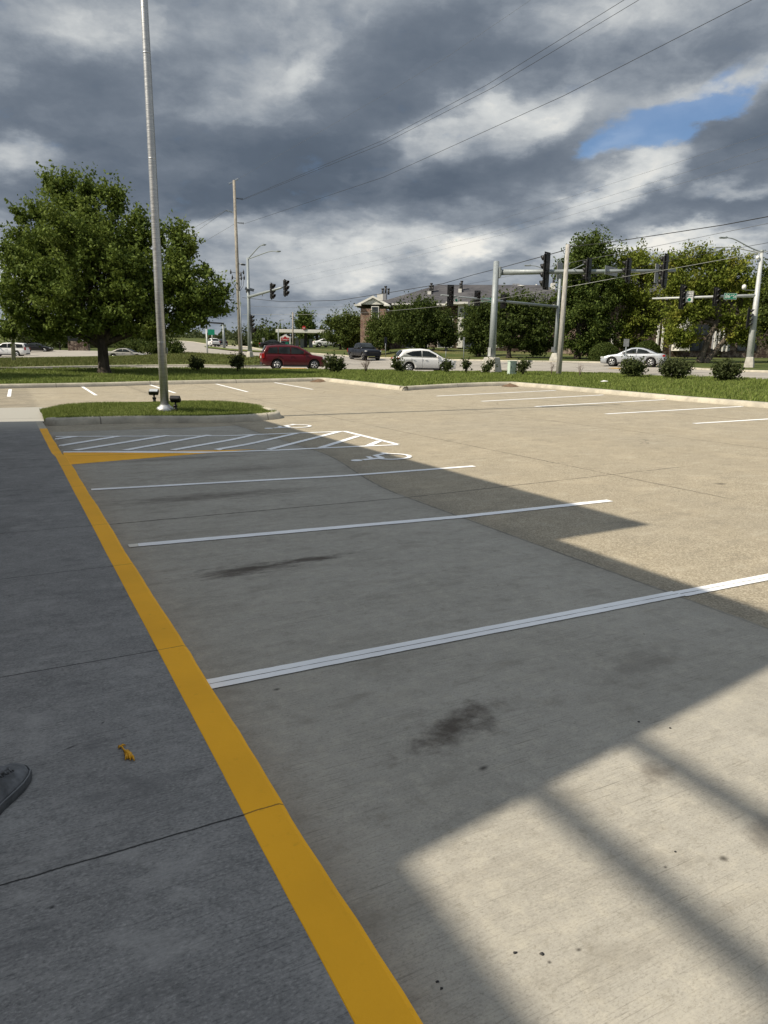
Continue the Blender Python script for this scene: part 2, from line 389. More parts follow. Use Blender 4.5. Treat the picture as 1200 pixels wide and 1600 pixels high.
def m_walk():
    s = NT('sidewalk_concrete'); P = s.pos(); x, y, z = s.xyz(P)
    mid = s.noise(P, 2.2, 7, .66); big = s.noise(P, .6, 4); speck = s.noise(P, 34, 5, .72)
    br = s.noise(s.map(P, (2, 85, 1), (0, 0, .12)), 1., 4, .7); br2 = s.noise(s.map(P, (6, 210, 1), (0, 0, .12)), 1., 3, .7)
    broom = s.math('ADD', s.math('MULTIPLY', br, .55), s.math('MULTIPLY', br2, .45))
    c = s.mix(s.rng(mid, .28, .74), (.185, .183, .180), (.255, .252, .246)); mo3 = s.noise(s.map(P, (1, 1.7, 1), (0, 0, .12)), 85, 4, .7)
    gr = s.noise(P, 240, 3, .7); br3 = s.noise(s.map(P, (4, 150, 1), (0, 0, .12)), 1., 4, .72); mo = s.noise(P, 15, 7, .74); mo2 = s.noise(s.map(P, (1, 2, 1), (0, 0, .12)), 34, 5, .76)
    bm_ = s.rng(s.noise(P, 2.3, 4, .6), .36, .6, .3, 1.)
    c = s.mix(s.math('MULTIPLY', s.rng(mo, .50, .66), .48), c, (.30, .293, .28)); c = s.mix(s.math('MULTIPLY', s.rng(mo, .46, .32), .5), c, (.105, .104, .102))
    c = s.mix(s.math('MULTIPLY', s.rng(mo2, .56, .70), .55), c, (.37, .362, .345)); c = s.mix(s.math('MULTIPLY', s.rng(mo2, .44, .32), .45), c, (.085, .084, .083))
    c = s.mix(s.math('MULTIPLY', s.math('MULTIPLY', s.rng(br3, .55, .66), bm_), .6), c, (.06, .06, .06)); c = s.mix(s.math('MULTIPLY', s.math('MULTIPLY', s.rng(br3, .44, .33), bm_), .4), c, (.34, .333, .318))
    c = s.mix(s.math('MULTIPLY', s.rng(gr, .57, .74), .5), c, (.06, .06, .06)); c = s.mix(s.math('MULTIPLY', s.rng(gr, .42, .28), .5), c, (.42, .41, .39))
    c = s.mix(s.math('MULTIPLY', s.rng(mo3, .52, .68), .5), c, (.40, .39, .375)); c = s.mix(s.math('MULTIPLY', s.rng(mo3, .48, .34), .55), c, (.075, .075, .076))
    c = s.mix(s.math('MULTIPLY', s.rng(speck, .60, .74), .5), c, (.42, .41, .39))
    c = s.mix(s.math('MULTIPLY', s.rng(big, .48, .75), .35), c, (.115, .114, .112))
    pa = s.noise(s.map(P, (1, 1.5, 1), (0, 0, .12)), 4.2, 6, .68)
    c = s.mix(s.math('MULTIPLY', s.rng(pa, .52, .68), .42), c, (.36, .352, .338)); c = s.mix(s.math('MULTIPLY', s.rng(pa, .46, .32), .42), c, (.10, .10, .102))
    c = s.mix(s.rng(y, 14.5, 17.5), c, (.36, .35, .315))
    w1 = s.math('MULTIPLY', s.math('SUBTRACT', s.noise(P, 40, 5, .7), .5), 1.2)
    sp = mx(s, blob(s, P, -.007, 1.835, .013, .011, 0, w1), blob(s, P, .235, 2.80, .016, .006, .9, w1), blob(s, P, .105, 2.66, .05, .008, .35, w1))
    sv = s.n('ShaderNodeTexVoronoi', feature='F1'); s.l(P, sv.inputs['Vector']); sv.inputs['Scale'].default_value = 5.5
    pick = s.rng(s.xyz(sv.outputs['Color'])[0], .82, .84); size = s.math('MULTIPLY', s.xyz(sv.outputs['Color'])[1], .03)
    sp = mx(s, sp, s.math('MULTIPLY', s.math('MULTIPLY', pick, s.rng(sv.outputs['Distance'], s.math('MULTIPLY', size, .6), size, 1., 0.)), .7))
    c = s.mix(s.math('MULTIPLY', sp, .9), c, (.02, .02, .021))
    wj = s.math('MULTIPLY', s.math('SUBTRACT', s.noise(P, 14, 5, .7), .5), .016)
    jn = mx(s, *[joint(s, y, q, w, wj) for q, w in ((.55, .004), (1.985, .0042), (3.43, .004), (5.02, .004), (6.33, .0045), (8.3, .005), (9.9, .006), (11.5, .006), (13.2, .007), (14.9, .007), (17.9, .014))], joint(s, x, -1.1, .004, wj))
    c = s.mix(s.math('MULTIPLY', jn, .88), c, (.02, .02, .02))
    h = s.math('SUBTRACT', s.math('MULTIPLY', broom, .5), s.math('MULTIPLY', jn, 1.5))
    return s.out(c, .8, s.bump(h, .005, .8), spec=.3)

def m_paint(name, col, dirt=.35, wear=.5, jointed=False, worn=(.3, .29, .25), chip=.64):
    s = NT(name); P = s.pos(); x, y, z = s.xyz(P)
    n = s.noise(P, 9, 6, .7); f = s.noise(P, 70, 4, .7)
    c = s.mix(s.rng(s.noise(P, 1.5, 4), .3, .75), col, tuple(q*.86 for q in col))
    c = s.mix(s.math('MULTIPLY', s.rng(s.math('ADD', s.math('MULTIPLY', n, .5), s.math('MULTIPLY', f, .5)), chip, chip+.06), wear), c, worn)
    c = s.mix(s.math('MULTIPLY', s.rng(s.noise(P, 25, 3), .62, .8), dirt), c, tuple(q*.45 for q in col))
    if jointed:
        wj = s.math('MULTIPLY', s.math('SUBTRACT', s.noise(P, 14, 5, .7), .5), .016)
        jn = mx(s, *[joint(s, y, q, w, wj) for q, w in ((.55, .004), (1.985, .0045), (3.43, .0035), (5.02, .0035), (6.33, .004), (8.3, .005), (9.9, .006), (11.5, .007), (13.2, .007), (14.9, .007))])
        c = s.mix(s.math('MULTIPLY', jn, .75), c, (.10, .06, .01))
    return s.out(c, .62, s.bump(f, .002, .6), spec=.35)

def m_kerb():
    s = NT('kerb_concrete'); P = s.pos()
    c = s.mix(s.rng(s.noise(P, 1.6, 6, .65), .3, .7), (.35, .325, .27), (.52, .48, .39))
    c = s.mix(s.math('MULTIPLY', s.rng(s.noise(P, 9, 6, .7), .5, .75), .5), c, (.22, .205, .17))
    x, y, z = s.xyz(P)
    jn = s.rng(s.math('ABSOLUTE', s.math('SUBTRACT', s.math('FRACT', s.math('MULTIPLY', x, .27)), .5)), .002, .005, 1., 0.)
    c = s.mix(s.math('MULTIPLY', jn, .7), c, (.06, .055, .05))
    return s.out(c, .85, s.bump(s.noise(P, 40, 4), .006), spec=.25)

def m_grass(name='turf', a=(.100, .134, .030), b=(.170, .202, .054), dry=(.15, .14, .06), dryamt=.3):
    s = NT(name); P = s.pos()
    n = s.noise(P, 1.1, 6, .65); f = s.noise(s.map(P, (1, 1, 1)), 16, 5, .75); g = s.noise(P, .16, 4, .6)
    c = s.mix(s.rng(n, .3, .7), a, b)
    c = s.mix(s.rng(f, .36, .68), s.mix(.5, c, (.022, .038, .010)), c)
    c = s.mix(s.math('MULTIPLY', s.rng(g, .46, .72), dryamt), c, dry)
    return s.out(c, .9, s.bump(s.math('ADD', f, s.math('MULTIPLY', n, .6)), .05, .9), spec=.15)

def m_blade(name, a, b, tip=(.2, .2, .08)):
    s = NT(name); g = s.n('ShaderNodeNewGeometry'); r = g.outputs['Random Per Island']; P = g.outputs['Position']
    c = s.mix(r, a, b); c = s.mix(s.math('MULTIPLY', s.rng(r, .86, 1.), .8), c, tip)
    c = s.mix(s.math('MULTIPLY', s.rng(s.noise(P, .9, 4), .45, .7), .4), c, tuple(q*.6 for q in a))
    return s.out(c, .75, spec=.2, trans=tuple(q*1.2 for q in b))

def m_leaf(name, a, b, c3=None, tr=None):
    s = NT(name); g = s.n('ShaderNodeNewGeometry'); r = g.outputs['Random Per Island']; P = g.outputs['Position']
    c = s.mix(r, a, b)
    if c3: c = s.mix(s.math('MULTIPLY', s.rng(s.noise(P, .45, 3), .5, .66), .75), c, c3)
    return s.out(c, .7, spec=.12, trans=tr or tuple(q*1.5 for q in b))

def m_bark(name, a=(.07, .058, .047), b=(.17, .145, .115)):
    s = NT(name); P = s.pos(); n = s.noise(s.map(P, (9, 9, 1.6)), 1., 6, .7)
    return s.out(s.mix(s.rng(n, .34, .66), a, b), .9, s.bump(n, .03), spec=.15)

def m_road():
    s = NT('street_concrete'); P = s.pos(); x, y, z = s.xyz(P)
    ln = s.noise(s.map(P, (.05, .8, 1), (0, 0, -.25)), 1., 4, .6)
    c = s.mix(s.rng(s.noise(P, .5, 5), .3, .7), (.30, .278, .245), (.37, .345, .305))
    c = s.mix(s.math('MULTIPLY', s.rng(ln, .45, .7), .45), c, (.23, .215, .19))
    jn = mx(s, s.rng(s.math('ABSOLUTE', s.math('SUBTRACT', s.math('FRACT', s.math('MULTIPLY', x, .2)), .5)), .002, .006, 1., 0.))
    c = s.mix(s.math('MULTIPLY', jn, .5), c, (.12, .11, .1))
    return s.out(c, .85, s.bump(s.noise(P, 30, 3), .004), spec=.25)

def m_brick(name='brick', c1=(.29, .165, .12), c2=(.14, .075, .06), mortar=(.36, .32, .28), rot=0.):
    s = NT(name); tc = s.obj(); x, y, z = s.xyz(tc)
    cb = s.n('ShaderNodeCombineXYZ'); s.l(s.math('ADD', x, y), cb.inputs[0]); s.l(z, cb.inputs[1])
    b = s.n('ShaderNodeTexBrick'); s.l(cb.outputs[0], b.inputs['Vector'])
    b.inputs['Color1'].default_value = (*c1, 1); b.inputs['Color2'].default_value = (*c2, 1); b.inputs['Mortar'].default_value = (*mortar, 1)
    b.inputs['Scale'].default_value = 1.; b.inputs['Brick Width'].default_value = .42; b.inputs['Row Height'].default_value = .15; b.inputs['Mortar Size'].default_value = .012
    n = s.noise(tc, 1.9, 5, .7)
    c = s.mix(s.math('MULTIPLY', s.rng(n, .45, .65), .55), b.outputs[0], (.43, .36, .29))
    return s.out(c, .88, s.bump(b.outputs['Fac'], -.01), spec=.2)

def m_shingle():
    s = NT('roof_shingle'); tc = s.obj(); x, y, z = s.xyz(tc)
    cb = s.n('ShaderNodeCombineXYZ'); s.l(s.math('ADD', x, y), cb.inputs[0]); s.l(z, cb.inputs[1])
    b = s.n('ShaderNodeTexBrick'); s.l(cb.outputs[0], b.inputs['Vector'])
    b.inputs['Color1'].default_value = (.062, .062, .07, 1); b.inputs['Color2'].default_value = (.10, .098, .105, 1); b.inputs['Mortar'].default_value = (.04, .04, .045, 1)
    b.inputs['Scale'].default_value = 1.; b.inputs['Brick Width'].default_value = .9; b.inputs['Row Height'].default_value = .16; b.inputs['Mortar Size'].default_value = .012
    c = s.mix(s.math('MULTIPLY', s.rng(s.noise(tc, .4, 5), .4, .7), .4), b.outputs[0], (.13, .125, .13))
    return s.out(c, .9, spec=.2)

def m_siding(name, col):
    s = NT(name); tc = s.obj(); z = s.xyz(tc)[2]
    f = s.math('FRACT', s.math('MULTIPLY', z, 5.)); g = s.rng(f, .0, .12, 0., 1.)
    c = s.mix(g, tuple(q*.6 for q in col), col); c = s.mix(s.math('MULTIPLY', s.rng(s.noise(tc, 1.2, 5), .45, .75), .25), c, tuple(q*.75 for q in col))
    return s.out(c, .6, s.bump(f, .012), spec=.3)

def m_galv(name='galvanised_steel', col=(.42, .44, .45), rough=.45, metal=.35):
    s = NT(name); P = s.obj(); v = s.vor(P, 22, 'F1', 'Color'); n = s.noise(P, 3, 5, .65)
    c = s.mix(s.rng(s.xyz(v)[0], 0, 1), tuple(q*.9 for q in col), tuple(q*1.08 for q in col))
    c = s.mix(s.math('MULTIPLY', s.rng(n, .5, .75), .35), c, tuple(q*.6 for q in col))
    return s.out(c, s.rng(n, .3, .7, rough-.08, rough+.12), None, metal, .5)

def m_alu():
    s = NT('brushed_aluminium'); P = s.obj(); z = s.xyz(P)[2]
    st = s.noise(s.map(P, (3, 3, 45)), 1., 4, .7); n = s.noise(s.map(P, (4, 4, .6)), 1., 5, .7)
    c = s.mix(s.rng(st, .3, .7), (.44, .45, .46), (.60, .61, .62)); c = s.mix(s.math('MULTIPLY', s.rng(n, .5, .8), .4), c, (.28, .285, .29))
    return s.out(c, s.rng(st, .3, .7, .36, .5), s.bump(st, .001), .8, .5)

def m_car(name, col, metal=.15):
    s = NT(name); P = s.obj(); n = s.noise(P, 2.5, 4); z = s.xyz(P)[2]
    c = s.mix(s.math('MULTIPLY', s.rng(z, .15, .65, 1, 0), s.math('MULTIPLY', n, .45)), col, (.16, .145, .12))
    return s.out(c, .34, None, metal, .28, extra={'Coat Weight': .22, 'Coat Roughness': .08})

def m_glass(name='car_glass', col=(.012, .015, .016)):
    s = NT(name); n = s.noise(s.obj(), 1.6, 3)
    return s.out(s.mix(s.rng(n, .4, .62), col, tuple(q*2. for q in col)), .07, None, 0., .2)

def m_wood(name='weathered_wood', a=(.20, .18, .155), b=(.40, .37, .32)):
    s = NT(name); P = s.obj(); n = s.noise(s.map(P, (14, 14, .7)), 1., 5, .65); g = s.noise(P, .8, 3)
    c = s.mix(s.rng(n, .3, .7), a, b); c = s.mix(s.math('MULTIPLY', s.rng(g, .5, .7), .35), c, tuple(q*.6 for q in a))
    return s.out(c, .85, s.bump(n, .01), spec=.2)

M = {}
M['lot'] = m_lot(); M['walk'] = m_walk(); M['kerb'] = m_kerb(); M['road'] = m_road()
M['yellow'] = m_paint('yellow_kerb_paint', (.99, .48, .006), .25, .35, True, (.30, .17, .03), .635)
M['yellow_road'] = m_paint('yellow_road_paint', (.60, .34, .03), .3, .6)
M['white'] = m_paint('white_line_paint', (.93, .94, .95), .18, .35, False, (.42, .42, .40), .66)
M['white_old'] = m_paint('worn_white_paint', (.72, .70, .63), .3, .75, False, (.42, .37, .27), .54)
M['faded'] = m_paint('faded_line_paint', (.42, .41, .38), .3, .9, False, (.25, .24, .2), .5)
M['turf'] = m_grass(); M['field'] = m_grass('field_grass', (.065, .095, .022), (.11, .125, .04), (.21, .18, .08), .7)
M['blade'] = m_blade('grass_blades', (.112, .160, .030), (.210, .252, .064), (.19, .19, .08)); M['blade_dry'] = m_blade('verge_blades', (.075, .095, .022), (.15, .16, .05), (.24, .20, .09))
M['soil'] = simple('bare_soil', (.17, .115, .075), .95, 0, .3, 9, .1, .02)
M['maple_leaf'] = m_leaf('maple_leaves', (.048, .078, .015), (.140, .188, .036), (.160, .195, .042))
M['dark_leaf'] = m_leaf('dark_leaves', (.026, .044, .011), (.080, .108, .024))
M['mid_leaf'] = m_leaf('mid_green_leaves', (.045, .068, .016), (.10, .13, .03), (.07, .095, .022))
M['lime_leaf'] = m_leaf('yellow_green_leaves', (.075, .108, .014), (.180, .215, .036), (.215, .205, .034))
M['conifer_leaf'] = m_leaf('linden_leaves', (.036, .062, .014), (.105, .142, .030))
M['hedge_leaf'] = m_leaf('clipped_hedge_leaves', (.035, .060, .014), (.085, .110, .026))
M['shrub_leaf'] = m_leaf('shrub_leaves', (.028, .044, .014), (.072, .088, .028), (.06, .072, .03))
M['far_leaf'] = m_leaf('distant_leaves', (.038, .052, .022), (.072, .088, .036))
M['pink_leaf'] = m_leaf('dusky_twigs', (.16, .12, .11), (.24, .19, .16))
M['bark'] = m_bark('grey_bark'); M['bark_pale'] = m_bark('pale_bark', (.14, .115, .09), (.32, .27, .21)); M['bark_dark'] = m_bark('dark_bark', (.03, .026, .022), (.08, .068, .055))
M['brick'] = m_brick(); M['brick_shaded'] = m_brick('shaded_brick', (.085, .052, .040), (.045, .028, .024), (.10, .09, .08)); M['shingle'] = m_shingle(); M['siding'] = m_siding('white_siding', (.78, .77, .72)); M['greysiding'] = m_siding('grey_siding', (.30, .31, .33))  # the darker second brick carries the shade under the trees in its colour
M['trim'] = simple('white_trim', (.78, .77, .73), .5, 0, .06); M['galv'] = m_galv(); M['alu'] = m_alu()
M['mast'] = m_galv('mast_steel', (.27, .30, .315), .5, .15); M['whitepost'] = m_galv('pale_post_steel', (.50, .52, .52), .5, .1)
M['black'] = simple('black_plastic', (.012, .012, .013), .45, 0, .2); M['darkmetal'] = simple('dark_metal', (.05, .05, .052), .5, .4, .2)
M['pink'] = simple('foundation_concrete', (.47, .45, .41), .85, 0, .15, 3, .2, .01)
M['signal_lens'] = simple('unlit_lens', (.05, .035, .03), .2, 0, .3)
M['sign_green'] = simple('green_sign_sheeting', (.005, .21, .13), .4, 0, .08); M['sign_white'] = simple('white_sign_sheeting', (.80, .80, .79), .4, 0, .05)
M['sign_back'] = simple('sign_back_aluminium', (.30, .31, .32), .45, .4, .1); M['ink'] = simple('black_sign_ink', (.015, .015, .016), .5, 0, .05)
M['red'] = simple('red_sign_face', (.42, .015, .02), .4, 0, .08); M['mint'] = simple('pale_green_cabinet_paint', (.50, .60, .53), .5, 0, .08, 4)
M['wood'] = m_wood(); M['wood_pale'] = m_wood('bleached_pole_wood', (.27, .258, .24), (.44, .425, .395)); M['wire'] = simple('wire_sheath', (.02, .02, .022), .6, 0, .1)
M['wire_pale'] = simple('aluminium_conductor', (.16, .165, .175), .5, .3, .1); M['wire_bright'] = simple('steel_guy_strand', (.33, .34, .33), .5, .4, .1)
M['porcelain'] = simple('grey_insulator', (.32, .36, .40), .3, 0, .1)
M['tyre'] = simple('tyre_rubber', (.018, .018, .018), .8, 0, .2); M['rim'] = simple('alloy_rim', (.60, .61, .62), .3, .7, .1); M['rim_dark'] = simple('dark_alloy_rim', (.10, .10, .105), .35, .6, .1)
M['glass'] = m_glass(); M['house_glass'] = m_glass('window_glass', (.03, .035, .04)); M['trimblack'] = simple('black_body_trim', (.02, .02, .021), .55, 0, .15)
M['lamp_clear'] = simple('clear_lamp_lens', (.55, .57, .58), .12, .3, .1); M['lamp_red'] = simple('red_lamp_lens', (.32, .012, .012), .15, 0, .15)
M['car_red'] = m_car('dark_red_car_paint', (.082, .003, .007), .0); M['car_white'] = m_car('white_car_paint', (.78, .785, .79), 0.); M['car_silver'] = m_car('silver_car_paint', (.50, .53, .57), .45)
M['car_navy'] = m_car('black_blue_car_paint', (.008, .010, .017), .2); M['car_black'] = m_car('black_car_paint', (.010, .010, .011), .1); M['car_beige'] = m_car('champagne_car_paint', (.36, .345, .31), .4)
M['shoe'] = simple('grey_shoe_leather', (.125, .13, .138), .7, 0, .35, 22, .3, .002); M['shoe_sole'] = simple('dark_shoe_sole', (.075, .077, .08), .85, 0, .25, 30)
M['shoe_edge'] = simple('shoe_welt_thread', (.16, .165, .172), .7, 0, .2); M['tape'] = simple('dried_yellow_paint', (.60, .30, .01), .55, 0, .2, 40); M['trouser'] = simple('dark_trouser_cloth', (.03, .033, .04), .9, 0, .2, 30)
M['screen'] = simple('dark_price_display', (.012, .014, .014), .3, 0, .1)
# ---------------------------------------------------------------- lot surface with the built-up ramp in the striped aisle
def zl(X, Y):
    X = np.asarray(X, float); Y = np.asarray(Y, float)
    r = np.clip(1-(X-.71)/3.0, 0, 1)
    h = .075*r*np.clip((Y-(11.72-.76*r))/(.76*r+1e-3), 0, 1)*np.clip((15.0-Y)/.6, 0, 1)
    return zf(X, Y)+np.where(X > .72, h, 0)
def wz(X, Y):
    Y = np.asarray(Y, float); return .15-.075*_ss(10.7, 11.9, Y)+.04*_ss(16.5, 20, Y)+0*np.asarray(X, float)
def GL(u, v):
    p = G(u, v)
    for _ in range(6):
        p = at_z(u, v, float(zl(p.x, p.y)))
    return p

# ground: one sheet to the horizon
def zground(X, Y):
    X = np.asarray(X, float); Y = np.asarray(Y, float)
    d = X*HEAD[0]+Y*HEAD[1]; r = np.hypot(X, Y)
    return zf(X, Y)-.12-.4*(1-_ss(33, 40, np.maximum(d, .72*r)))
rad = np.concatenate([[2.], 6*1.055**np.arange(0, 122)]); rad = rad[rad < 4200]; NA = 240
vs = [(0., 0., float(zground(0, 0)))]; fs = []
for k, r in enumerate(rad):
    th = 2*PI*np.arange(NA)/NA; X = r*np.sin(th); Y = r*np.cos(th); Z = zground(X, Y)
    vs += [(float(a), float(b), float(c)) for a, b, c in zip(X, Y, Z)]
fs += [(0, 1+(k+1) % NA, 1+k) for k in range(NA)]
for i in range(len(rad)-1):
    for k in range(NA):
        a = 1+i*NA+k; b = 1+i*NA+(k+1) % NA; fs.append((a, b, b+NA, a+NA))
mb = MB(); mb.add(vs, fs, 0, True); tag(mb.build('ground', M['field']), kind='structure')

# far kerb of the lot (foot of the kerb face), left to right: back row, planting point, right-hand row
K1 = GP([(-260, 615), (-120, 610.5), (0, 607), (100, 605.3), (210, 602.2), (300, 600), (420, 597.6), (503, 595.3)])
K2 = GP([(503, 595.3), (560, 601.8), (628, 610.6)])
K3 = GP([(632, 610.6), (725, 604.6), (788, 602.6)])
K4 = GP([(800, 602.4), (850, 606.6), (896, 611), (1020, 622.6), (1180, 636), (1300, 647), (1450, 664)])
K1 = chaikin([Vector((p.x, p.y, 0)) for p in K1], 2); K2 = chaikin(K2, 2); K3 = chaikin(K3, 2); K4 = chaikin(K4, 2)
KF = K1+K2[1:]+K3+K4
# near edge of the street (back of the verge) and its far edge
SN = GP([(-260, 586), (-120, 584), (0, 582.3), (100, 579.8), (190, 579), (270, 579), (411, 580.5), (506, 581.3), (620, 582.3), (760, 583.6), (870, 585.2), (960, 587), (1065, 592), (1200, 597.8), (1330, 604), (1500, 614)])
FARL = [(-260, 581), (0, 577.4), (100, 574.6), (190, 573), (270, 572), (395, 573)]
NOSE = [(395, 573), (420, 572.4), (428, 568.5), (424, 563), (411, 558.6), (350, 555), (287, 551.2), (262, 549.8)]
FARR = [(256, 536), (275, 532.3), (296, 533.6), (322, 538), (345, 540), (380, 541), (405, 546), (430, 549.6), (504, 554), (545, 556.6), (620, 560.6), (680, 562.4), (740, 563.7), (800, 565), (900, 566.2), (950, 567.5), (1030, 571.5), (1084, 577), (1200, 582.3), (1330, 590), (1500, 600)]
PL, PN, PR = GP(FARL), GP(NOSE), GP(FARR)

lot_poly = [Vector((.60, -6, 0)), Vector((.60, 15.7, 0)), Vector((.72, 21.0, 0)), Vector((-6, 21.0, 0)), K1[0]]+KF[1:]+[Vector((34, -6, 0))]
# the surface runs a little under the kerbs so that no gap opens
def pushed(pts, d):
    out = []
    for i, p in enumerate(pts):
        t = pts[min(i+1, len(pts)-1)]-pts[max(i-1, 0)]; t.z = 0; t.normalize(); out.append(Vector((p.x-t.y*d, p.y+t.x*d, 0)))
    return out
drape('parking_lot', lot_poly, M['lot'], 0., .25, zl)
drape('street', SN+list(reversed(PR))+list(reversed(PN))+list(reversed(PL))[1:], M['road'], .0, 1.5)
# car park of the next block, seen under the left tree
drape('parking_lot', GP([(-240, 563), (0, 560), (160, 559.6), (236, 557), (236, 550.5), (157, 548.6), (100, 547.4), (35, 546.2), (-240, 545.5)]), M['road'], .03, 2.)

KPROF = [(0, -.06), (.012, .02), (.05, .115), (.085, .145), (.12, .152), (.26, .155), (.28, -.1)]
LOWK = [(0, -.06), (.02, .09), (.06, .115), (.25, .115), (.27, -.1)]
def kerb(pts, prof=KPROF, side=1, smooth=2):
    mb = MB(); ribbon(mb, chaikin([Vector((p.x, p.y, 0)) for p in pts], smooth), prof, zf, .6, 0, side, True)
    return tag(mb.build('kerb', M['kerb']), kind='structure')
corner2 = K2+[K3[0]]
kerb(K1+K2[1:], smooth=0); kerb(K3+K4, smooth=0)
kerb([K2[-1], K3[0]], smooth=0)
kerb(list(reversed(PL)), LOWK, -1, 1); kerb(PN, LOWK, 1, 2); kerb(PR, LOWK, 1, 1)

# verges (turf starts behind the kerb, level with its top)
lawn = drape('grass_verge', pushed(KF, .16)+list(reversed(pushed(SN, -.25))), M['turf'], .15, 1., lambda X, Y: zf(X, Y))
lawn_far = drape('grass_verge', pushed(PL, .1)[:-1]+[p for p in PN]+GP([(250, 551.5), (236, 556), (160, 559.6), (0, 560.2), (-260, 563)]), M['turf'], .11, 1.5)
drape('median_strip', GP([(318, 541.3), (327, 542.2), (360, 545.8), (409, 549.2), (412, 551), (400, 550.6), (360, 548.4), (324, 544.2)]), M['turf'], .12, 2.)

# ---------------------------------------------------------------- sidewalk, yellow kerb
drape('sidewalk', [Vector(p) for p in ((-2.2, -6, 0), (.565, -6, 0), (.565, 16.98, 0), (.80, 17.1, 0), (1.2, 17.4, 0), (1.2, 20.6, 0), (.74, 21.0, 0), (-6.5, 21.0, 0), (-6.5, 17.3, 0), (-2.2, 17.3, 0))], M['walk'], 0., .3, wz)
mb = MB(); prof = [(.556, -.006), (.566, .0012), (.685, .002), (.700, -.006), (.707, -.02), (.712, -.06), (.716, -.2)]
KEND = []
for ys, kmat in ((np.arange(-6, 15.71, .12), 'yellow'), (np.arange(15.6, 17.1, .12), 'kerb')):
  mb = MB(); vs = []
  for y in ys:
    wob = .003*math.sin(y*2.1)+.0025*math.sin(y*5.3+1)+.0012*math.sin(y*23)+(.004 if 1.98 < y < 3.4 else 0)
    for i, (x, h) in enumerate(prof): vs.append((x+(wob if i > 1 else wob*.3), float(y), float(wz(0, y))+h))
  m_ = len(prof); mb.add(vs, [(i*m_+k, i*m_+k+1, (i+1)*m_+k+1, (i+1)*m_+k) for i in range(len(ys)-1) for k in range(m_-1)], 0, False)
  tag(mb.build('kerb', M[kmat]), kind='structure')

# ---------------------------------------------------------------- painted markings, thin sheets over the concrete
def strip(p, q, w, mat, name='parking_line', off=.006, rag=.05):
    # a thin coat of paint with a slightly ragged edge
    p, q = Vector((p[0], p[1], 0)), Vector((q[0], q[1], 0)); t = (q-p).normalized(); n = Vector((-t.y, t.x, 0)); L = (q-p).length; m = max(2, int(L/.045))
    e = rng.normal(size=(2, m+1)); e = .6*e+.4*np.repeat(rng.normal(size=(2, m//6+2)), 6, 1)[:, :m+1]; vs = []
    for i in range(m+1):
        c = p+t*(L*i/m)
        for s_ in (-1, 1): b_ = c+n*(s_*w/2*(1+rag*float(np.clip(e[(s_+1)//2, i], -2, 2)))); vs.append((b_.x, b_.y))
    Z = zl(np.array([a for a, b in vs]), np.array([b for a, b in vs]))+off
    mb = MB(); mb.add([(a, b, float(z)) for (a, b), z in zip(vs, Z)], [(2*i, 2*i+2, 2*i+3, 2*i+1) for i in range(m)], 0, True)
    return tag(mb.build(name, mat), kind='structure')
def pstrip(a, b, w, mat, name='parking_line', **k): return strip(GL(*a), GL(*b), w, mat, name, **k)
# bay line nearest the camera, laid in two passes over an open joint, with a step where the slab changes
pa, pb, pc = GL(329, 1070), GL(1060, 928.3), GL(1200, 902)
pa = pa+(pa-pb).normalized()*.05; pc = pc+(pc-pb).normalized()*.5
for q0, q1 in ((pa, pb), (pb-Vector((0, .012, 0)), pc)):
    for s_, w_ in ((1, .052), (-1, .050)):
        e_ = Vector((0, s_*.0285, 0)); strip(q0+e_, q1+e_, w_, M['white'], rag=.055)
pstrip((201, 853.8), (216, 852.3), .10, M['white_old']); pstrip((216, 852.3), (953, 782.6), .105, M['white'])
pstrip((142.5, 765.6), (741, 728.7), .105, M['white'])
# striped aisle
NL = [(105, 706.5), (355, 705.2), (400, 704.2), (493, 700.8), (622, 695.2)]; FL = [(88, 682.5), (400, 679.3), (539, 674.2)]
strip((.73, 11.80), GL(493, 700.8), .115, M['white'], 'aisle_line'); strip(GL(493, 700.8), GL(622, 695.2), .105, M['white'], 'aisle_line')
pstrip((87, 682.4), (400, 679.3), .10, M['white'], 'aisle_line'); pstrip((400, 679.3), (540, 674.2), .105, M['white'], 'aisle_line')
pstrip((538, 674.1), (621, 694.6), .11, M['white'], 'aisle_line')
for a, b in (((120, 682.3), (88, 686.3)), ((188, 681.7), (95, 696.8)), ((262, 680.8), (118, 704)), ((327, 680.2), (195, 704)), ((398, 679.4), (270, 703.6)), ((466, 676.8), (338, 703.4)), ((530, 674.8), (419, 703)), ((560, 681.6), (501, 700)), ((593, 689.4), (575, 697.2))):
    pstrip(a, b, .125, M['white'], 'aisle_line', off=.008)
# yellow side of the ramp
drape('kerb_paint', [Vector((.72, 10.95, 0)), Vector((3.72, 11.62, 0)), Vector((.72, 11.74, 0))], M['yellow'], .004, .25, zl)
pstrip((205, 668.7), (300, 669), .05, M['faded']); 
# bays beyond
for a, b in (((946.5, 647), (1160, 635.2)), ((1084.5, 662), (1290, 649.5)), ((836, 635.5), (1040, 624.6)), ((752.5, 627.2), (943, 617.2)), ((682.5, 619), (868, 610.2))):
    pstrip(a, b, .135, M['white'])
for a, b in (((14, 620), (16, 608.3)), ((150, 617.8), (128.7, 604.4)), ((273.7, 614.3), (235, 601.6)), ((387, 612.5), (337.5, 600)), ((488.5, 608.6), (429, 597.9))):
    pstrip(a, b, .11, M['white'])
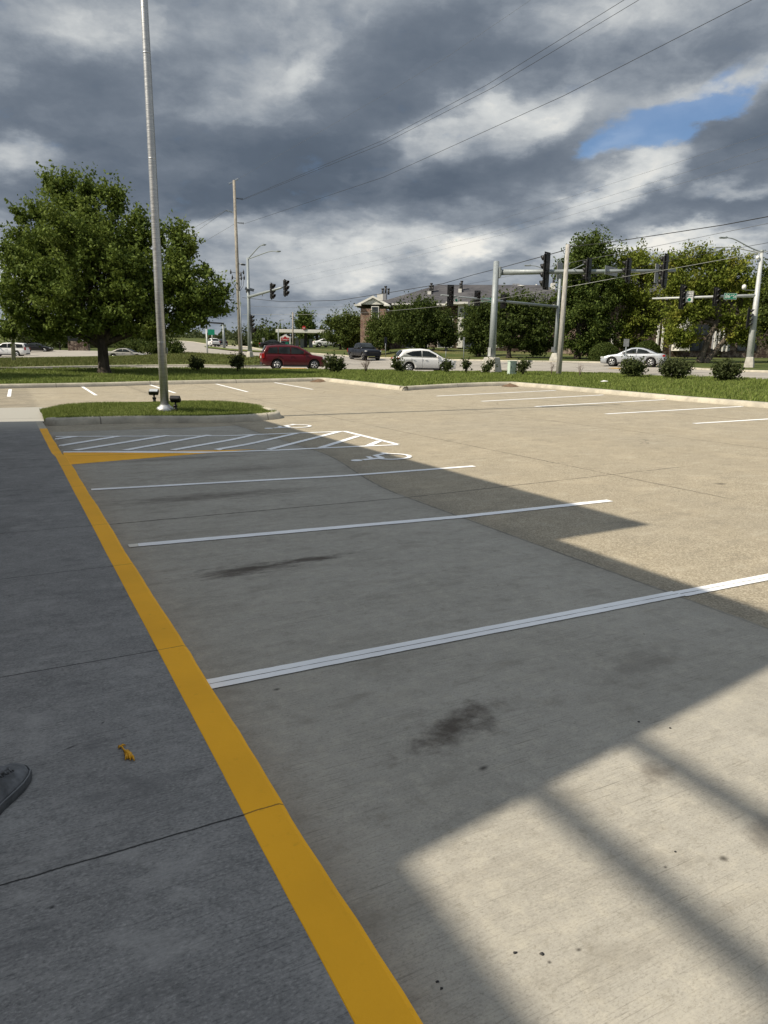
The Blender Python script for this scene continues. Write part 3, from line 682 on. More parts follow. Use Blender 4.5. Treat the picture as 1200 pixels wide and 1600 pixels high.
# wheelchair symbols: head towards the shop
def wheelchair(cx, cy, S, mat):
    def L(sx, sy): return Vector((cx-(sy-.5)*S, cy+sx*S, 0))
    def seg(pts, w):
        for a, b in zip(pts[:-1], pts[1:]):
            a_, b_ = L(*a), L(*b); t = (b_-a_).normalized()*.012; strips.append((a_-t, b_+t, w))
    strips = []
    polys = [[L(-.10+.095*math.cos(t), .97+.10*math.sin(t)) for t in np.linspace(0, 2*PI, 20)[:-1]]]
    seg([(-.10, .84), (-.06, .47)], .13); seg([(-.06, .66), (.18, .62)], .085); seg([(-.06, .47), (.24, .45), (.36, .16)], .10); seg([(.36, .16), (.46, .21)], .09)
    arc = [(-.03+.30*math.cos(t), .27+.31*math.sin(t)) for t in np.linspace(math.radians(112), math.radians(235), 9)]; seg(arc, .085)
    arc = [(-.03+.30*math.cos(t), .27+.31*math.sin(t)) for t in np.linspace(math.radians(243), math.radians(352), 9)]; seg(arc, .085)
    bm = bmesh.new()
    for k, (a, b, w) in enumerate(strips):
        t = (b-a).normalized(); n = Vector((-t.y, t.x, 0))*w*S/2; polys.append([a-n, b-n, b+n, a+n])
    for k, pl in enumerate(polys):
        bm.faces.new([bm.verts.new((p.x, p.y, float(zl(p.x, p.y))+.006+.0004*k)) for p in pl])
    bmesh.ops.recalc_face_normals(bm, faces=bm.faces[:])
    for f in bm.faces:
        if f.normal.z < 0: f.normal_flip()
    me = bpy.data.meshes.new('accessible_bay_symbol'); bm.to_mesh(me); bm.free(); me.materials.append(mat)
    o = bpy.data.objects.new('accessible_bay_symbol', me); COL.objects.link(o); return tag(o, kind='structure')
wheelchair(5.12, 9.80, .92, M['white']); wheelchair(5.42, 14.75, .95, M['white'])

# ---------------------------------------------------------------- flagpole island
I_ = [(80, 666.2), (112, 664.4), (150, 662.8), (220, 661.2), (334, 661), (390, 659), (430, 655.6), (445, 652.6)]
IP = [Vector((.69, 17.02, 0))]+GP(I_)+[Vector((6.25, 18.1, 0)), Vector((6.0, 19.0, 0)), Vector((5.3, 19.6, 0)), Vector((4.2, 19.85, 0)), Vector((2.5, 19.9, 0)), Vector((.84, 19.9, 0))]
IP = chaikin([Vector((p.x, p.y, 0)) for p in IP], 2); kerb(IP, KPROF, 1, 0)
def zi(X, Y):
    X = np.asarray(X, float); Y = np.asarray(Y, float)
    return zf(X, Y)*.4+.15-.05*(1-_ss(.75, 1.3, X))+.19*np.clip(1-((X-3.2)/3.1)**2-((Y-18.42)/1.38)**2, 0, 1)
IS = [Vector((.73, 16.95, 0))]+pushed(IP, .14)[1:]+[Vector((.76, 19.7, 0))]
drape('grass_island', IS, M['turf'], .0, .3, zi)

# ---------------------------------------------------------------- turf blades (nobody could count them)
from mathutils.geometry import tessellate_polygon
def inside(poly, X, Y):
    c = np.zeros(len(X), bool); n = len(poly)
    for i in range(n):
        x1, y1, x2, y2 = poly[i].x, poly[i].y, poly[i-1].x, poly[i-1].y
        k = ((y1 > Y) != (y2 > Y)) & (X < (x2-x1)*(Y-y1)/(y2-y1+1e-12)+x1); c ^= k
    return c
def blades(name, poly, n, h, w, zfun, off, mat, bias=None):
    xs = [p.x for p in poly]; ys_ = [p.y for p in poly]
    X = rng.uniform(min(xs), max(xs), n*3); Y = rng.uniform(min(ys_), max(ys_), n*3); k = inside(poly, X, Y)
    if bias is not None: k &= rng.random(len(X)) < bias(X, Y)
    X = X[k][:n]; Y = Y[k][:n]; m = len(X); Z = zfun(X, Y)+off-.01
    th = rng.uniform(0, 2*PI, m); hh = h*rng.uniform(.5, 1.25, m)*(1+.5*np.sin(X*1.7+np.sin(Y*2.3))*np.sin(Y*1.1)); ww = w*rng.uniform(.6, 1.3, m)
    lean = rng.uniform(.15, .75, m)*hh; la = rng.uniform(0, 2*PI, m)
    B = np.stack([X, Y, Z], 1); dx = np.stack([np.cos(th)*ww, np.sin(th)*ww, np.zeros(m)], 1)
    tip = B+np.stack([np.cos(la)*lean, np.sin(la)*lean, hh], 1)
    V = np.stack([B-dx/2, B+dx/2, tip+dx*.12, tip-dx*.12], 1)
    return tag(soup(name, V, None, mat), kind='stuff')
blades('grass', IS, 52000, .055, .010, zi, 0., M['blade'])
VP = pushed(KF, .28)+list(reversed(pushed(SN, -.3)))
blades('grass', VP, 170000, .085, .03, zf, .15, M['blade'])
LF = pushed(PL, .3)[:-1]+PN+GP([(250, 551.5), (236, 556), (160, 559.6), (0, 560.2), (-260, 563)])
blades('grass', LF, 60000, .11, .06, zf, .11, M['blade_dry'])
# soil patches at two inner corners of the kerb
def soil(poly_px, name='bare_soil_patch'):
    P = GP(poly_px); c = sum(P, Vector())/len(P); mb = MB(); n = len(P)
    vs = [(p.x, p.y, z1(p.x, p.y)+.008) for p in P]+[(c.x+(p.x-c.x)*.55, c.y+(p.y-c.y)*.55, z1(p.x, p.y)+.05+.03*math.sin(i*2.3)) for i, p in enumerate(P)]+[(c.x, c.y+.1, z1(c.x, c.y)+.11)]
    fs = [(i, (i+1) % n, n+(i+1) % n, n+i) for i in range(n)]+[(n+i, n+(i+1) % n, 2*n) for i in range(n)]
    mb.add(vs, fs, 0, True); return tag(mb.build(name, M['soil']), kind='structure')
soil([(484, 597), (492, 593.6), (505, 592.4), (511, 595.6), (500, 597.6)]); soil([(783, 603.8), (796, 599.4), (806, 601.6), (811, 604.4), (797, 605)])

# street paint: yellow noses and worn lane lines
def rstrip(a, b, w, mat):
    p, q = G(*a), G(*b); p.z = q.z = 0; t = (q-p).normalized(); n = Vector((-t.y, t.x, 0))*w/2
    drape('road_line', [p-n, q-n, q+n, p+n], mat, .012, 1.5)
rstrip((440, 575.6), (479, 576.2), 1.5, M['yellow_road']); rstrip((954, 575.2), (976, 576.0), 1.0, M['yellow_road'])
for a, b in (((515, 566.6), (560, 567.2)), ((578, 567.5), (622, 568.3)), ((548, 577.6), (612, 578.9)), ((730, 572.4), (790, 573.4)), ((905, 577.5), (945, 579.4))): rstrip(a, b, .13, M['white_old'])
# ---------------------------------------------------------------- camera, sun, sky
cd = bpy.data.cameras.new('camera'); cam = bpy.data.objects.new('camera', cd); COL.objects.link(cam)
cd.sensor_fit = 'AUTO'; cd.sensor_width = 36.; cd.lens = F/1600*36; cd.clip_start = .05; cd.clip_end = 9000
Rm = Matrix(((rt[0], up[0], -fw[0], 0), (rt[1], up[1], -fw[1], 0), (rt[2], up[2], -fw[2], EYE), (0, 0, 0, 1))); cam.matrix_world = Rm
SC.camera = cam
SUN_EL = 45.; SUN_SLOPE = -.12                                  # shadows run out along +X and drift a little towards -Y
sd = Vector((-1, -SUN_SLOPE, math.hypot(1, SUN_SLOPE)*math.tan(math.radians(SUN_EL)))).normalized()
sl = bpy.data.lights.new('sun', 'SUN'); so = bpy.data.objects.new('sun', sl); COL.objects.link(so)
sl.energy = 5.0; sl.angle = math.radians(.53); sl.color = (1., .90, .74); so.rotation_euler = sd.to_track_quat('Z', 'Y').to_euler(); so.location = (0, 0, 40)
SC.view_settings.view_transform = 'Standard'; SC.view_settings.look = 'None'; SC.view_settings.exposure = .20; SC.view_settings.gamma = 1.

def azel(u, v):
    r = ray(u, v); r = r/np.linalg.norm(r)
    return math.atan2(r[:2] @ SIDE, r[:2] @ HEAD), math.asin(r[2])
W = bpy.data.worlds.new('World'); SC.world = W; W.use_nodes = True
class WT(NT):
    def __init__(s, t): s.t = t; t.nodes.clear()
s = WT(W.node_tree)
D = s.n('ShaderNodeTexCoord').outputs['Generated']
nrm = s.n('ShaderNodeVectorMath', operation='NORMALIZE'); s.l(D, nrm.inputs[0]); D = nrm.outputs[0]
dx, dy, dz = s.xyz(D)
lat = s.math('ADD', s.math('MULTIPLY', dx, float(SIDE[0])), s.math('MULTIPLY', dy, float(SIDE[1])))
fwd = s.math('ADD', s.math('MULTIPLY', dx, float(HEAD[0])), s.math('MULTIPLY', dy, float(HEAD[1])))
az = s.math('ARCTAN2', lat, fwd); el = s.math('ARCSINE', dz)
cb = s.n('ShaderNodeCombineXYZ'); s.l(az, cb.inputs[0]); s.l(el, cb.inputs[1]); AE = cb.outputs[0]
# cloud texture lives on a flat cloud deck: horizontal distance compresses towards the horizon
den = s.math('ADD', s.math('MAXIMUM', dz, 0.), .28)
cp = s.n('ShaderNodeCombineXYZ'); s.l(s.math('DIVIDE', lat, den), cp.inputs[0]); s.l(s.math('DIVIDE', fwd, den), cp.inputs[1]); DK = cp.outputs[0]
wn = s.noise(s.map(DK, (1, 1, 1)), 1.1, 5, .6, 0., 1)
wv = s.n('ShaderNodeVectorMath', operation='SUBTRACT'); s.l(wn, wv.inputs[0]); wv.inputs[1].default_value = (.5, .5, .5)
wm = s.n('ShaderNodeVectorMath', operation='MULTIPLY'); s.l(wv.outputs[0], wm.inputs[0]); wm.inputs[1].default_value = (.30, .13, 0)
wa = s.n('ShaderNodeVectorMath', operation='ADD'); s.l(AE, wa.inputs[0]); s.l(wm.outputs[0], wa.inputs[1])
wn2 = s.noise(DK, 4.5, 6, .66, 0., 1)
wv2 = s.n('ShaderNodeVectorMath', operation='SUBTRACT'); s.l(wn2, wv2.inputs[0]); wv2.inputs[1].default_value = (.5, .5, .5)
wm2 = s.n('ShaderNodeVectorMath', operation='MULTIPLY'); s.l(wv2.outputs[0], wm2.inputs[0]); wm2.inputs[1].default_value = (.10, .05, 0)
wa2 = s.n('ShaderNodeVectorMath', operation='ADD'); s.l(wa.outputs[0], wa2.inputs[0]); s.l(wm2.outputs[0], wa2.inputs[1]); AW = wa2.outputs[0]
def spot(u, v, ru, rv, rot=0.):
    a, e = azel(u, v); a2, _ = azel(u+ru*.5, v); a1, _ = azel(u-ru*.5, v); _, e2 = azel(u, v-rv*.5); _, e1 = azel(u, v+rv*.5)
    return blob(s, AW, a, e, abs(a2-a1), abs(e2-e1), math.radians(rot))
def total(items):
    r = None
    for amp, *p in items:
        q = s.math('MULTIPLY', spot(*p), amp); r = q if r is None else s.math('ADD', r, q)
    return r
# darkness of the cloud base: + darker, - brighter
dark = total([
 (.34, 330, 270, 520, 130, -4), (.30, 560, 200, 330, 130, 15), (.25, 720, 60, 300, 110, 5), (.16, 200, 330, 420, 75, 0), (.20, 480, 330, 300, 50, 6),
 (.20, 120, 120, 330, 110, 8), (.28, 790, 265, 210, 85, 8), (.22, 680, 290, 120, 40, 10), (.22, 1130, 300, 230, 75, 12), (.26, 1160, 200, 190, 80, 22), (.17, 1000, 80, 330, 70, 6),
 (.10, 480, 440, 500, 50, 0), (.12, 800, 340, 300, 30, 5), (.10, 960, 330, 200, 26, 8),
 (-.34, 30, 232, 150, 42, -6), (-.20, 110, 60, 260, 70, 0), (-.30, 745, 190, 110, 60, 35), (-.22, 500, 95, 90, 46, 30), (-.12, 430, 110, 160, 50, 0), (-.30, 820, 190, 130, 40, 35), (-.22, 640, 240, 130, 40, 20),
 (-.26, 560, 400, 330, 45, 8), (-.24, 330, 365, 300, 30, 5), (-.42, 740, 388, 100, 30, 10), (-.30, 880, 320, 150, 32, 15), (-.24, 1010, 270, 170, 40, 25), (-.24, 985, 250, 90, 44, 20), (-.30, 1140, 285, 120, 22, 10),
 (-.42, 1060, 372, 220, 26, 6), (-.30, 940, 380, 160, 30, 0), (-.22, 1100, 130, 210, 50, 15), (-.20, 1180, 370, 90, 40, 0), (-.18, 60, 420, 200, 100, 0), (-.30, 940, 218, 60, 26, 20), (-.2, 860, 30, 200, 60, 10)])
n1 = s.noise(DK, 1.9, 7, .58); n2 = s.noise(DK, 6.5, 7, .60)
n3 = s.noise(s.map(AE, (9, 17, 1), (0, 0, .18)), 1., 8, .64)
dk = s.math('ADD', dark, .37); dk = s.math('ADD', dk, s.math('MULTIPLY', s.math('SUBTRACT', n1, .5), .55)); dk = s.math('ADD', dk, s.math('MULTIPLY', s.math('SUBTRACT', n2, .5), .34)); dk = s.math('ADD', dk, s.math('MULTIPLY', s.math('SUBTRACT', n3, .5), .30))
n4 = s.noise(s.map(AW, (6.5, 12, 1), (0, 0, .2), (3.1, 1.7, 0)), 1., 8, .58)
bil = s.math('MULTIPLY', s.math('ABSOLUTE', s.math('SUBTRACT', n4, .5)), 2.)
dk = s.math('SUBTRACT', dk, s.math('MULTIPLY', s.math('SUBTRACT', bil, .22), .22))
dk = s.math('ADD', s.math('MULTIPLY', dk, .68), s.math('MULTIPLY', s.rng(dk, .18, .62), .20)); dk = s.math('ADD', dk, s.math('MULTIPLY', s.math('SUBTRACT', n4, .5), .30)); dk = s.math('ADD', dk, .055)
ramp = s.n('ShaderNodeValToRGB'); s.l(dk, ramp.inputs[0]); cr = ramp.color_ramp; cr.interpolation = 'LINEAR'
cr.elements[0].position = 0.; cr.elements[0].color = (.86, .84, .78, 1); cr.elements[1].position = 1.; cr.elements[1].color = (.080, .104, .140, 1)
for p, c in ((.13, (.62, .64, .64)), (.30, (.40, .43, .46)), (.46, (.268, .303, .348)), (.62, (.172, .204, .250)), (.80, (.106, .135, .178))):
    e = cr.elements.new(p); e.color = (*c, 1)
cloud = ramp.outputs[0]
# gap of blue
gap = total([(1., 965, 200, 130, 50, 14), (.95, 1050, 178, 130, 46, 18), (.8, 1105, 150, 90, 36, 20), (.6, 1110, 108, 70, 22, 15), (.7, 1195, 110, 50, 36, 10), (.7, 905, 220, 60, 36, 0), (.7, 1010, 215, 90, 40, 15)])
gm = s.rng(s.math('ADD', gap, s.math('ADD', s.math('MULTIPLY', s.math('SUBTRACT', n2, .5), 1.7), s.math('MULTIPLY', s.math('SUBTRACT', n3, .5), .9))), 0.16, 1.02)
sky = s.n('ShaderNodeTexSky', sky_type='NISHITA'); sky.sun_disc = False; sky.sun_elevation = math.radians(SUN_EL); sky.sun_rotation = math.atan2(sd.x, sd.y); sky.altitude = 200; sky.air_density = 1.3; sky.dust_density = .6
BG = .1; CLOUD = .90
skyc = s.mix(1., sky.outputs[0], (.62, .76, .98), 'MULTIPLY')
# clouds overhead, out of view, are brightened to lift the shade below
back = s.rng(s.math('ABSOLUTE', az), .9, 2.1, 1., 1.0); high = s.rng(el, .55, 1.1, 1., 1.9)
amp = s.math('MULTIPLY', s.math('MULTIPLY', back, high), CLOUD/BG)
vm = s.n('ShaderNodeVectorMath', operation='SCALE'); s.l(cloud, vm.inputs[0]); s.l(amp, vm.inputs['Scale'])
fin = s.mix(s.math('MULTIPLY', gm, .80), vm.outputs[0], skyc)
bg = s.n('ShaderNodeBackground'); s.l(fin, bg.inputs[0]); bg.inputs[1].default_value = BG
ow = s.n('ShaderNodeOutputWorld'); s.l(bg.outputs[0], ow.inputs[0])
W.cycles.sampling_method = 'MANUAL'; W.cycles.sample_map_resolution = 1024
SC.cycles.max_bounces = 6; SC.cycles.transparent_max_bounces = 8

# ---------------------------------------------------------------- the shop whose shade lies on the lot (unseen, behind and left of the camera, outline shaped for that shade)
t = empty('shop_building', (-1.7, 8., .15), 0, 'unseen brick shop, its flat parapet shaped so its shadow lies across the near bays', 'building')
def bb(mb, x0, x1, y0, y1, za, zb, **k): mb.box(((x0+x1)/2+1.7, (y0+y1)/2-8., (za+zb)/2-.15), (x1-x0, y1-y0, zb-za), **k)
mb = MB(); bb(mb, -14, -1.7, 5.6, 17.5, .1, 6.9)
mb.prism([(x+1.7, y-8.) for x, y in ((-5.9, 2.28), (-1.72, 2.99), (-1.72, 5.598), (-5.9, 5.598))], -.05, 5.9); mb.build('wall', M['brick'], t)
mb = MB(); bb(mb, -14.1, -1.6, 5.55, 17.55, 6.902, 7.12); mb.build('parapet', M['trim'], t)
mb = MB(); bb(mb, -14, -6.0, -9, 3.3, .1, 7.08); bb(mb, -6.32, -6.02, -9, 1.72, 7.082, 10.5); mb.build('rear_shade_wall', M['brick'], t)  # unseen walls added to block the sun around the lit patch
mb = MB(); bb(mb, -6.05, -5.99, 3.2, 3.28, 7.083, 8.5)
[bb(mb, -6.02, -5.98, 1.73, 3.3, z_, z_+.034) for z_ in (7.65, 7.735, 8.26, 8.345)]; mb.build('shade_rails', M['darkmetal'], t)  # unseen thin double rails added to cast the soft shadow bands
for y in (7.2, 10., 12.8, 15.6):
    mb = MB(); bb(mb, -1.72, -1.66, y-.95, y+.95, .7, 2.7); w_ = mb.build('window', M['trim'], t)
    mb = MB(); bb(mb, -1.67, -1.655, y-.87, y+.87, .78, 2.62); mb.build('pane', M['house_glass'], w_)
# ---------------------------------------------------------------- trees and shrubs
def leaf_quads(P, size, up=.35, outward=None, aspect=.62):
    n = len(P)
    N = rng.normal(size=(n, 3)); N /= np.linalg.norm(N, axis=1)[:, None]
    N[:, 2] += up
    if outward is not None: N += .5*outward
    N /= np.linalg.norm(N, axis=1)[:, None]
    A = np.cross(N, rng.normal(size=(n, 3))); A /= np.linalg.norm(A, axis=1)[:, None]; A[:, 2] -= .35; A /= np.linalg.norm(A, axis=1)[:, None]
    B = np.cross(N, A); B /= np.linalg.norm(B, axis=1)[:, None]
    s = (size*rng.uniform(.45, 1.55, n))[:, None]; fold = N*s*.16
    return np.stack([P-A*s*.5, P+B*s*aspect*.5+fold-A*s*.08, P+A*s*.5, P-B*s*aspect*.5+fold-A*s*.08], 1)

def crown_points(lobes, n, per=46, spread=.42, shell=.55, drop=0.):
    """lobes: (centre(3), radii(3)); leaves gather in sprays spread through the lobes, denser outside"""
    w = np.array([r[0]*r[2]+.6*r[1]*r[2] for c, r in lobes])**.85; w = w/w.sum()
    k = rng.choice(len(lobes), size=max(1, n//per), p=w)
    C = np.array([lobes[i][0] for i in k]); R = np.array([lobes[i][1] for i in k])
    d = rng.normal(size=(len(k), 3)); d /= np.linalg.norm(d, axis=1)[:, None]
    rr = 1-shell*rng.random(len(k))**1.4
    cc = C+d*R*rr[:, None]
    # every spray is longer than wide and reaches outwards
    m = len(k)*per; idx = np.repeat(np.arange(len(k)), per)
    g = np.clip(rng.normal(size=(m, 3)), -1.7, 1.7); sc = (spread*rng.uniform(.55, 1.35, len(k)))[idx]
    out = d[idx]; along = np.clip(rng.normal(size=m), -1.6, 1.6)
    P = cc[idx]+g*sc[:, None]*np.array([.36, .36, .27])+(out*.8+np.array([0, 0, .35]))*(along*sc*.85)[:, None]
    P[:, 2] -= drop*np.abs(along)*sc
    return P, out

def tree(name, label, base, lobes_px, n, leaf, mat, trunk_r, bark='bark', limbs=True, per=46, spread=.42, shell=.55, group=None, cat='tree', stems=None, fork=.33, trunkless=False, depth_k=.8, shrink=.84, dv=0):
    """base: point on the ground; lobes given as picture ellipses at the distance of the base"""
    d = depth(base); k = d/F
    t = empty(name, base, 0, label, cat, group)
    us = [l[0] for l in lobes_px]; Rc = max(abs(l[0]-np.mean(us))+l[2] for l in lobes_px)*k; uc = np.mean(us)
    hd = np.array([HEAD[0], HEAD[1], 0])
    lobes = []
    def loc(u, v): return np.array(at(u, v, d))-np.array(base)
    # ellipses are turned into ellipsoids whose axes follow the line of sight in plan (a crown is about as deep as wide)
    for l in lobes_px:
        u, v, ru, rv = l[:4]; c = loc(u, v+dv*max(0, min(1, (480-v)/120)) if dv > 10 else v+dv); ru *= shrink; rv *= shrink
        dep_r = max(ru*k, depth_k*math.sqrt(max(0, Rc*Rc-((u-uc)*k)**2))*min(1, rv*k*2.2/max(Rc, .1)))
        lobes.append((c, (ru*k, dep_r, rv*k)))
    Pl = [(np.zeros(3), r) for c, r in lobes]
    # sample in a frame (side, head, up)
    loc_l = [(np.array([c @ np.array([SIDE[0], SIDE[1], 0]), c @ hd, c[2]]), r) for c, r in lobes]
    P, out = crown_points(loc_l, n, per, spread, shell)
    P = P[P[:, 2] > .02]; out = out[:len(P)]
    Q = np.stack([P[:, 0]*SIDE[0]+P[:, 1]*HEAD[0], P[:, 0]*SIDE[1]+P[:, 1]*HEAD[1], P[:, 2]], 1)
    soup('crown', leaf_quads(Q, leaf), None, mat, t)
    if trunkless: 
        mb = MB()
        for i in range(6):
            a = rng.uniform(0, 2*PI); c, r = lobes[int(rng.integers(len(lobes)))]
            e = Vector(c)+Vector((math.cos(a)*r[0]*.5, math.sin(a)*r[0]*.5, r[2]*.3)); mb.tube([(0, 0, -.05), Vector((e.x*.4, e.y*.4, e.z*.5)), e], [trunk_r, trunk_r*.7, trunk_r*.3], 6)
        mb.build('stem', M[bark], t); return t
    H = max(c[2]+r[2] for c, r in lobes)
    mb = MB(); fz = H*fork
    for (sx, lean) in (stems or [(0, 0)]):
        b0 = Vector((SIDE[0]*sx, SIDE[1]*sx, -.1)); top = Vector((SIDE[0]*(sx+lean), SIDE[1]*(sx+lean), fz))
        pts = [b0, b0+Vector((0, 0, .12)), b0.lerp(top, .25), b0.lerp(top, .6)+Vector((.04*trunk_r, .2*trunk_r, 0)), top]
        mb.tube(pts, [trunk_r*1.7, trunk_r*1.3, trunk_r, trunk_r*.92, trunk_r*.85], 12)
        if limbs:
            tgt = sorted(lobes, key=lambda q: -q[1][0]*q[1][2])[:9]
            for i, (c, r) in enumerate(tgt):
                e = Vector((c[0], c[1], c[2]+r[2]*.25))+Vector((HEAD[0], HEAD[1], 0))*float(rng.uniform(-.5, .5))*r[1]
                st = b0.lerp(top, float(rng.uniform(.72, 1.))); md = st.lerp(e, .45)+Vector((0, 0, -.05*(e-st).length)); md.z = max(md.z, st.z+.05)
                mb.tube([st, st.lerp(md, .5), md, md.lerp(e, .5), e], [trunk_r*.6, trunk_r*.5, trunk_r*.36, trunk_r*.22, trunk_r*.08], 8)
                for q in range(4):
                    s0 = md.lerp(e, float(rng.uniform(.0, .8))); dv = Vector(rng.normal(size=3))*.4*min(r); dv.z = abs(dv.z)
                    mb.tube([s0, s0+dv*.5+Vector((0, 0, .05)), s0+dv], [trunk_r*.2, trunk_r*.13, trunk_r*.05], 6)
    mb.build('trunk', M[bark], t); return t

# broad tree on the verge
maple = tree('maple_tree', 'broad dark green maple on the verge behind the flagpole, tallest tree at the left', G(163, 583, .15),
 [(60, 405, 50, 72), (45, 475, 46, 56), (112, 345, 44, 66), (165, 360, 52, 70), (205, 405, 54, 70), (130, 450, 80, 80), (210, 470, 76, 66), (275, 425, 38, 56), (302, 470, 46, 48), (328, 478, 26, 24),
  (80, 508, 66, 30), (250, 508, 66, 28), (160, 505, 74, 36), (276, 378, 12, 22), (107, 293, 10, 21), (138, 305, 10, 20), (180, 300, 11, 20), (22, 400, 16, 14), (30, 345, 12, 14), (218, 345, 18, 22), (75, 345, 24, 22), (12, 520, 14, 10), (95, 285, 7, 10), (150, 292, 6, 12)]+[(u, v-20, 11, 17) for u, v in ((82, 288), (107, 280), (137, 292), (152, 294), (182, 298), (34, 332), (57, 328), (14, 398), (12, 455), (215, 340), (246, 368), (277, 362), (297, 385), (322, 425), (345, 470), (348, 498), (18, 535), (62, 540))],
 112000, .158, M['maple_leaf'], .27, 'bark_dark', per=70, spread=.46, shell=.66, fork=.17, depth_k=.85, shrink=.72, dv=24)
m2 = copy_tree(maple); m2.location = (-6.6, 35.5, z1(-6.6, 35.5)+.15); m2.rotation_euler = (0, 0, .6); m2.scale = (.9, .9, .9); m2['label'] = 'second maple beyond the left edge, seen only by its shade on the verge'
# trees across the street, left to right
T = [
 ('round_tree', 'small round tree left of the brick sign, beside the white parked van', (45, 545), [(30, 512, 20, 18), (55, 520, 22, 18), (42, 530, 22, 12)], 3800, .30, 'far_leaf', .12, 'bark_dark'),
 ('round_tree', 'small leaning tree just left of the brick sign', (94, 546), [(92, 515, 22, 20), (105, 522, 16, 18), (80, 528, 14, 10)], 3600, .30, 'dark_leaf', .12, 'bark_dark'),
 ('round_tree', 'small tree standing right of the brick sign behind the maple trunk', (212, 543), [(205, 515, 30, 20), (235, 515, 26, 20)], 4600, .30, 'dark_leaf', .12, 'bark_dark'),
 ('round_tree', 'round dark tree behind the left signal pole', (402, 541), [(385, 528, 18, 13), (402, 524, 19, 16), (415, 529, 14, 12)], 4200, .55, 'far_leaf', .22, 'bark_dark'),
 ('round_tree', 'round dark tree right of the left signal pole', (425, 542), [(430, 528, 17, 14), (422, 531, 14, 11), (438, 533, 10, 10)], 4200, .55, 'dark_leaf', .22, 'bark_dark'),
 ('pyramidal_tree', 'pointed green tree rising behind the fuel canopy', (477, 541, 165), [(477, 492, 8, 9), (477, 503, 14, 13), (477, 514, 17, 14), (477, 526, 16, 12)], 7000, .50, 'conifer_leaf', .22, 'bark_dark'),
 ('round_tree', 'loose pale green tree hiding the right end of the fuel canopy', (532, 545), [(520, 500, 14, 11), (536, 500, 16, 16), (552, 496, 13, 14), (520, 520, 15, 14), (540, 522, 20, 18), (556, 515, 8, 20), (548, 535, 12, 8)], 11000, .32, 'mid_leaf', .17, 'bark_dark'),
 ('round_tree', 'young bright green tree in front of the brick gable', (593.5, 553), [(598, 500, 24, 14), (585, 512, 15, 16), (605, 515, 22, 18), (595, 530, 22, 13), (612, 505, 12, 18)], 9500, .26, 'mid_leaf', .13, 'bark_dark'),
 ('broad_tree', 'broad dark tree between the brick gable and the white bay', (657, 546), [(640, 490, 28, 22), (668, 484, 26, 20), (690, 500, 24, 24), (650, 512, 38, 24), (680, 520, 34, 22), (625, 515, 16, 20), (705, 520, 10, 18), (660, 472, 12, 10), (655, 532, 30, 10)], 19000, .28, 'dark_leaf', .28, 'bark_dark'),
 ('broad_tree', 'dark tree directly right of the white bay, left of the near signal pole', (748, 556), [(742, 490, 18, 22), (760, 486, 18, 24), (735, 515, 16, 22), (755, 520, 24, 24), (748, 540, 22, 8)], 11000, .26, 'dark_leaf', .2, 'bark_dark'),
 ('broad_tree', 'dark spreading tree with forked trunk right of the near signal pole', (795, 557.5), [(845, 535, 24, 16), (790, 472, 26, 18), (820, 478, 30, 22), (800, 500, 36, 24), (840, 505, 24, 30), (790, 522, 28, 20), (825, 530, 30, 16), (850, 480, 12, 20)], 19000, .25, 'dark_leaf', .23, 'bark_dark'),
 ('tall_tree', 'tallest dark green tree, rising behind the wooden pole', (902, 559), [(925, 536, 34, 16), (930, 376, 20, 12), (915, 392, 26, 20), (942, 398, 20, 24), (895, 420, 26, 28), (930, 430, 36, 34), (890, 455, 28, 26), (925, 470, 40, 34), (890, 495, 34, 26), (935, 510, 34, 30), (895, 530, 36, 16), (955, 450, 16, 40)], 36000, .26, 'conifer_leaf', .3, 'bark_dark'),
 ('lime_tree', 'yellow green tree between the tall dark tree and the green street sign', (1000, 560.5), [(985, 528, 26, 14), (985, 410, 28, 24), (1010, 420, 26, 26), (975, 450, 24, 26), (1005, 465, 32, 28), (1020, 500, 18, 22), (985, 500, 28, 22), (1000, 396, 18, 12)], 19000, .25, 'lime_leaf', .2, 'bark_dark'),
 ('lime_tree', 'largest yellow green tree with leaning split trunk at the far right', (1092, 565), [(1050, 515, 12, 22), (1165, 515, 14, 24), (1060, 405, 28, 18), (1100, 405, 32, 20), (1140, 415, 34, 24), (1075, 440, 36, 28), (1120, 445, 40, 30), (1160, 450, 24, 30), (1060, 480, 24, 30), (1140, 490, 36, 28), (1090, 480, 26, 20), (1050, 440, 16, 26), (1072, 520, 14, 24), (1140, 520, 26, 16), (1110, 400, 20, 12)], 32000, .24, 'lime_leaf', .24, 'bark'),
 ('round_tree', 'green tree cut off by the right edge of the photo', (1205, 563), [(1195, 440, 20, 30), (1215, 430, 30, 40), (1200, 490, 22, 34), (1225, 480, 34, 40), (1210, 525, 26, 18)], 12000, .25, 'mid_leaf', .2, 'bark_dark'),
]
for nm, lb, b, lobes, n, leaf, mt, tr, bk in T:
    kw = {}
    if 'leaning split' in lb: kw = dict(stems=[(0, 1.4), (.6, 3.2)], fork=.42)
    if 'forked trunk' in lb: kw = dict(fork=.16)
    bp_ = G(b[0], b[1]) if len(b) == 2 else at(b[0], b[1], b[2])
    if len(b) == 3: bp_.z = z1(bp_.x, bp_.y)
    tree(nm, lb, bp_, lobes, int(n*1.25), leaf*.92, M[mt], tr, bk, per=48, spread=leaf*2.6, shell=.6, shrink=.80, dv=5, group='trees across the street', **kw)
